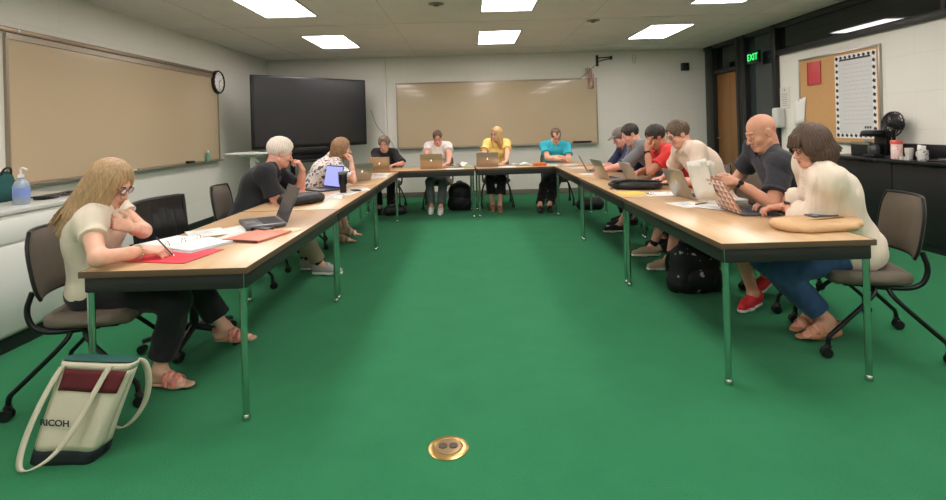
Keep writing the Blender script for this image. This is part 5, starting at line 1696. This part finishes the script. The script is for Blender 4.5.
# --- back row, facing the camera
person('woman with short greying hair and black top at the corner of the back row', (-1.45, 9.02), 178, (-1.44, 8.84, 1.115), s=.95, girth=1.12, female=True, tone='pink', voxel=.0062,
       head_yaw=0, head_pitch=18,
       hands={1: dict(w=(-1.55, 8.46, .80), d=(.1, -1, -.1)), -1: dict(w=(-1.20, 8.52, TAB + .02), d=(-.75, -.6, -.05), pole=(1, .5, -.8))},
       feet={1: dict(a=(-1.50, 8.52, .095)), -1: dict(a=(-1.30, 8.50, .095))},
       shirt=dict(m=black, sleeve=.9, off=.016, loose=.02, neck=.066, v=.05), pants=dict(m=blk_trouser, len=.93), shoes=dict(kind='shoe', m=rub, sole=rub),
       hair=dict(kind='curly', m=H_grey, t=.020, nape=-.03, hl=.022), seed=6)
person('woman in glasses and white tee with hair tied back, typing', (-.55, 9.04), 180, (-.545, 8.82, 1.20), s=.98, girth=1.06, female=True, tone='pink', voxel=.0062,
       head_yaw=4, head_pitch=26,
       hands={1: dict(w=(-.70, 8.43, .80), d=(.3, -1, -.1), pole=(-1, .3, -1)), -1: dict(w=(-.36, 8.40, .79), d=(-.75, -.65, -.1), pole=(1, .3, -1))},
       feet={1: dict(a=(-.66, 8.50, .095)), -1: dict(a=(-.50, 8.40, .095))},
       shirt=dict(m=cloth('white_tee', (232, 226, 222)), sleeve=.5, off=.014, loose=.02, neck=.068, v=.03), pants=dict(m=greyjean, len=.93),
       shoes=dict(kind='sneaker', m=mat('white_sneaker', (214, 212, 206), rough=.6), sole=sole_w), hair=dict(kind='bun', m=H_ash, t=.005, hl=.02), glass=(50, 36, 36), seed=7)
person('woman with long light blonde hair and yellow tee looking aside', (.42, 9.06), 180, (.44, 8.86, 1.225), s=.99, female=True, tone='fair', voxel=.0062,
       head_yaw=-38, head_pitch=4,
       hands={1: dict(w=(.22, 8.50, .80), d=(.5, -.9, -.1), pole=(-1, .3, -1)), -1: dict(w=(.56, 8.46, .79), d=(-.7, -.7, -.1), pole=(1, .4, -1))},
       feet={1: dict(a=(.33, 8.62, .095)), -1: dict(a=(.44, 8.52, .095))},
       shirt=dict(m=cloth('yellow_tee', (238, 208, 120)), sleeve=.55, off=.014, loose=.02, neck=.064), pants=dict(m=blk_trouser, len=.78, flare=.03),
       shoes=dict(kind='shoe', m=mat('brown_flat', (132, 88, 62), rough=.5), sole=sole_t), hair=dict(kind='long', m=H_blond2, down=.24, locks=60, t=.010, dir=(0, .05, -1)), glass=(60, 44, 40), seed=8)
person('man in glasses and bright blue shirt with folded arms at the back row', (1.42, 9.08), 176, (1.43, 8.88, 1.165), s=1.0, girth=1.1, tone='fair', voxel=.0062,
       head_yaw=10, head_pitch=32,
       hands={1: dict(w=(1.42, 8.56, .80), d=(.95, -.15, 0), n=(0, -.3, -1), pole=(-1, .2, -.8)), -1: dict(w=(1.42, 8.64, .84), d=(-.9, -.1, 0), n=(0, .3, -1), pole=(1, .2, -.8))},
       feet={1: dict(a=(1.06, 8.32, .095), pole=(-.3, -.4, 1)), -1: dict(a=(1.22, 8.36, .095), pole=(-.1, -.4, 1))},
       shirt=dict(m=cloth('turquoise_shirt', (48, 172, 192)), sleeve=.62, off=.016, loose=.014, collar=True), pants=dict(m=blk_trouser, len=.93),
       shoes=dict(kind='shoe', m=mat('black_leather_shoe', (26, 26, 26), rough=.35), sole=rub, lace=rub), hair=dict(kind='short', m=H_ash, t=.008, thin=True), glass=(50, 44, 40), seed=9)

# --- right side, facing the aisle
two = cloth('navy_orange_jersey', (44, 52, 84))
nt, b = nodes_of(two)
tc = nt.nodes.new('ShaderNodeTexCoord'); sp = nt.nodes.new('ShaderNodeSeparateXYZ'); nt.links.new(tc.outputs['Object'], sp.inputs[0])
gt = nt.nodes.new('ShaderNodeMath'); gt.operation = 'GREATER_THAN'; gt.inputs[1].default_value = .17; nt.links.new(sp.outputs['Y'], gt.inputs[0])
mix = nt.nodes.new('ShaderNodeMix'); mix.data_type = 'RGBA'; mix.inputs[6].default_value = srgb((206, 88, 66)); mix.inputs[7].default_value = srgb((44, 54, 88))
nt.links.new(gt.outputs[0], mix.inputs[0]); nt.links.new(mix.outputs[2], b.inputs['Base Color'])
person('man in a cap and navy and orange top, farthest on the right side', (2.42, 7.08), 92, (2.00, 7.05, 1.165), s=1.0, tone='pink', voxel=.0062,
       head_yaw=0, head_pitch=22, bulge=.08,
       hands={1: dict(w=(1.80, 7.15, .80), d=(-1, -.1, -.1), pole=(0, 1, -1)), -1: dict(w=(1.72, 6.92, .80), d=(-1, 0, -.1), pole=(.2, -1, -1))},
       feet={1: dict(a=(2.1, 7.25, .095)), -1: dict(a=(2.1, 7.0, .095))},
       shirt=dict(m=two, sleeve=1.05, off=.016, loose=.02), pants=dict(m=blk_trouser, len=.93), shoes=dict(kind='shoe', m=rub, sole=rub),
       hair=dict(kind='short', m=H_ash, t=.008, cap=cloth('grey_cap', (120, 112, 108))), seed=10)
person('man with short dark hair and grey long sleeved tee typing', (2.40, 6.36), 90, (1.925, 6.38, 1.215), s=1.03, tone='pink', voxel=.0055,
       head_yaw=0, head_pitch=24, bulge=.09,
       hands={1: dict(w=(1.78, 6.72, .80), d=(-1, -.1, -.1), pole=(0, 1, -1)), -1: dict(w=(1.64, 6.42, .80), d=(-1, .25, -.1), pole=(.2, -.8, -1))},
       feet={1: dict(a=(1.97, 6.95, .095), toe=(-1, 0, 0)), -1: dict(a=(1.84, 6.60, .095), toe=(-1, .0, 0))},
       shirt=dict(m=cloth('grey_marl', (120, 122, 126), var=.06, vscale=90), sleeve=.98, off=.016, loose=.02), pants=dict(m=cloth('dark_shorts', (44, 46, 48)), len=.42),
       shoes=dict(kind='sneaker', m=mat('black_sneaker', (28, 28, 30), rough=.6), sole=sole_w, lace=sole_w), hair=dict(kind='short', m=H_dark, t=.010), seed=11)
person('dark haired man in a red polo leaning his forehead on his hand', (2.42, 5.70), 88, (1.985, 5.68, 1.195), s=1.02, tone='tan', voxel=.0055,
       head_yaw=4, head_pitch=26, bulge=.09,
       hands={1: dict(w=(1.84, 5.88, .80), d=(-1, -.3, -.1), pole=(0, 1, -1)), -1: dict(w=(1.865, 5.60, 1.055), d=(.05, .12, .95), n=(.85, .35, 0), pole=(-.7, -.35, -1.2), curl=(.35, .4, .3))},
       feet={1: dict(a=(2.1, 5.8, .095)), -1: dict(a=(2.12, 5.55, .095))},
       shirt=dict(m=cloth('red_polo', (214, 52, 50)), sleeve=.62, off=.016, loose=.016, collar=True), pants=dict(m=cloth('charcoal', (50, 50, 54)), len=.93), shoes=dict(kind='shoe', m=rub, sole=rub),
       hair=dict(kind='short', m=H_dark, t=.014), watch={-1: (rub, blackm)}, seed=12)
person('man in glasses and beige polo leaning over a silver laptop', (2.36, 5.02), 90, (1.985, 5.06, 1.235), s=1.04, girth=1.08, tone='pink', voxel=.005,
       head_yaw=2, head_pitch=24, bulge=.10,
       hands={1: dict(w=(1.90, 5.26, .80), d=(-1, 0, -.1), pole=(0, 1, -1)), -1: dict(w=(1.90, 4.96, .80), d=(-1, .3, -.1), pole=(.3, -.8, -1))},
       feet={1: dict(a=(1.82, 5.38, .095), toe=(-1, 0, 0)), -1: dict(a=(1.80, 4.88, .095), toe=(-1, -.1, 0))},
       shirt=dict(m=cloth('beige_polo', (226, 204, 184)), sleeve=.66, off=.017, loose=.016, collar=True), pants=dict(m=khaki, len=.42),
       shoes=dict(kind='shoe', m=mat('beige_deck', (176, 152, 124), rough=.7), sole=sole_w, lace=mat('lace_tan', (150, 124, 98), rough=.7), sock=MATS['black_sock']),
       hair=dict(kind='short', m=H_ash, t=.013), glass=(60, 44, 40), seed=13)
r, K5 = person('bald man in a black polo holding up white papers', (2.36, 3.92), 86, (2.075, 3.78, 1.262), hs=1.07, shrug=(.02, .03), s=1.05, girth=1.1, tone='mid', voxel=.0048,
       head_yaw=6, head_pitch=20, bulge=.08,
       hands={1: dict(w=(1.94, 4.06, .825), d=(-.95, -.1, -.1), pole=(0, 1, -1)), -1: dict(w=(1.80, 3.60, .935), d=(-.97, .20, .10), n=(.1, .9, -.35), pole=(.4, -.55, -1), curl=(.25, .3, .25), thumb=.9)},
       feet={1: dict(a=(2.28, 4.12, .16), toe=(-.8, -.3, -.35), down=(-.3, 0, -1)), -1: dict(a=(2.02, 3.84, .095), toe=(-.75, -.6, 0))},
       shirt=dict(m=cloth('charcoal_polo', (40, 42, 48)), sleeve=.70, off=.017, loose=.016, collar=True, buttons=False), pants=dict(m=cloth('grey_shorts', (84, 80, 74)), len=.42),
       shoes=dict(kind='sneaker', m=mat('red_sneaker', (206, 34, 44), rough=.6), sole=sole_w, lace=mat('red_lace', (226, 60, 66), rough=.7)), hair=None, watch={-1: (mat('watch_dark', (54, 50, 46), rough=.3, metal=.5), blackm)}, seed=14, brow=(150, 110, 90))
t = thing('held_papers', 'white pages held up in the hand of the bald man', 'papers', (1.60, 3.70, .965), math.radians(10))
for q in range(4):
    P = [[(-.02 - .11 * j / 7 + .018 * q + .02 * math.sin(i * .5 + q), -.10 + .24 * i / 6, .135 - .27 * j / 7 * (1 - .02 * q) - .035 * (i / 6) + .03 * math.sin(j * .45) - .012 * q) for j in range(8)] for i in range(7)]
    P = [[(p_[0] + .19 * (j / 7), p_[1] + .03 * math.sin(j * .4), p_[2]) for j, p_ in enumerate(rw)] for rw in P]
    M().grid(P).build('page', paper, t, solid=.0016)

r, K6 = person('woman with a dark brown bob, glasses and cream blouse at the patterned laptop', (2.29, 3.23), 84, (2.01, 3.14, 1.185), s=1.0, girth=1.04, shoulder=.155, shrug=(.015, .03), twist=-6, female=True, tone='pink', voxel=.0046,
       head_yaw=8, head_pitch=14, bulge=.04, belly=.01,
       hands={1: dict(w=(2.01, 3.56, .805), d=(-.95, .05, -.12), pole=(.3, .5, -1), curl=(.4, .6, .4)), -1: dict(w=(1.97, 3.36, .80), d=(-.80, .52, -.08), pole=(.3, -.2, -1), curl=(.4, .6, .4))},
       feet={1: dict(a=(2.15, 3.38, .135), toe=(-.9, -.35, -.12)), -1: dict(a=(2.14, 3.22, .125), toe=(-1, .05, -.12))},
       shirt=dict(m=cloth('cream_blouse', (230, 214, 196), bump=.75), sleeve=1.62, off=.018, loose=.022, neck=.060, v=.09, wr=.0042, drape=True, hem=-.08, buttons=True),
       pants=dict(m=denim, len=.88, flare=.020), shoes=dict(kind='sandal', m=mat('nude_strap', (198, 140, 108), rough=.45), sole=mat('nude_sole', (186, 128, 96), rough=.5), wedge=.03),
       hair=dict(kind='bob', m=H_brown, down=.080, bobz=-.085, locks=200, t=.018, puff=.016, tip=.9, fringe=True, dir=(0, -.35, -1), face=-.008, fw=.95, vox=.005), glass=(60, 50, 60),
       watch={-1: (mat('watch_rose', (186, 136, 104), rough=.3, metal=.7), mat('watch_dial', (60, 60, 66), rough=.2))}, seed=15)

# ------------------------------------------------------------------ their chairs
chair('taupe rolling chair carrying the white haired man in black', -2.05, 4.84, -84)
chair('empty taupe rolling chair between the white haired man and the woman in floral blouse', -2.02, 5.62, -88)
chair('rolling chair under the woman in the floral blouse', -2.03, 6.24, -74)
chair('rolling chair under the woman in black at the back corner', -1.45, 9.06, 178)
chair('rolling chair under the woman in the white tee', -.55, 9.08, 180)
chair('rolling chair under the woman in the yellow tee', .42, 9.10, 180)
chair('rolling chair under the man in the bright blue shirt', 1.45, 9.12, 176)
chair('rolling chair under the man with the cap', 2.46, 7.08, 92)
chair('rolling chair under the man in grey', 2.44, 6.36, 90)
chair('rolling chair under the man in the red polo', 2.46, 5.70, 88)
chair('rolling chair under the man in the beige polo', 2.42, 5.02, 90)
chair('rolling chair under the bald man', 2.40, 3.94, 86)
chair('taupe rolling chair at the right edge under the woman in the cream blouse', 2.32, 3.19, 76)
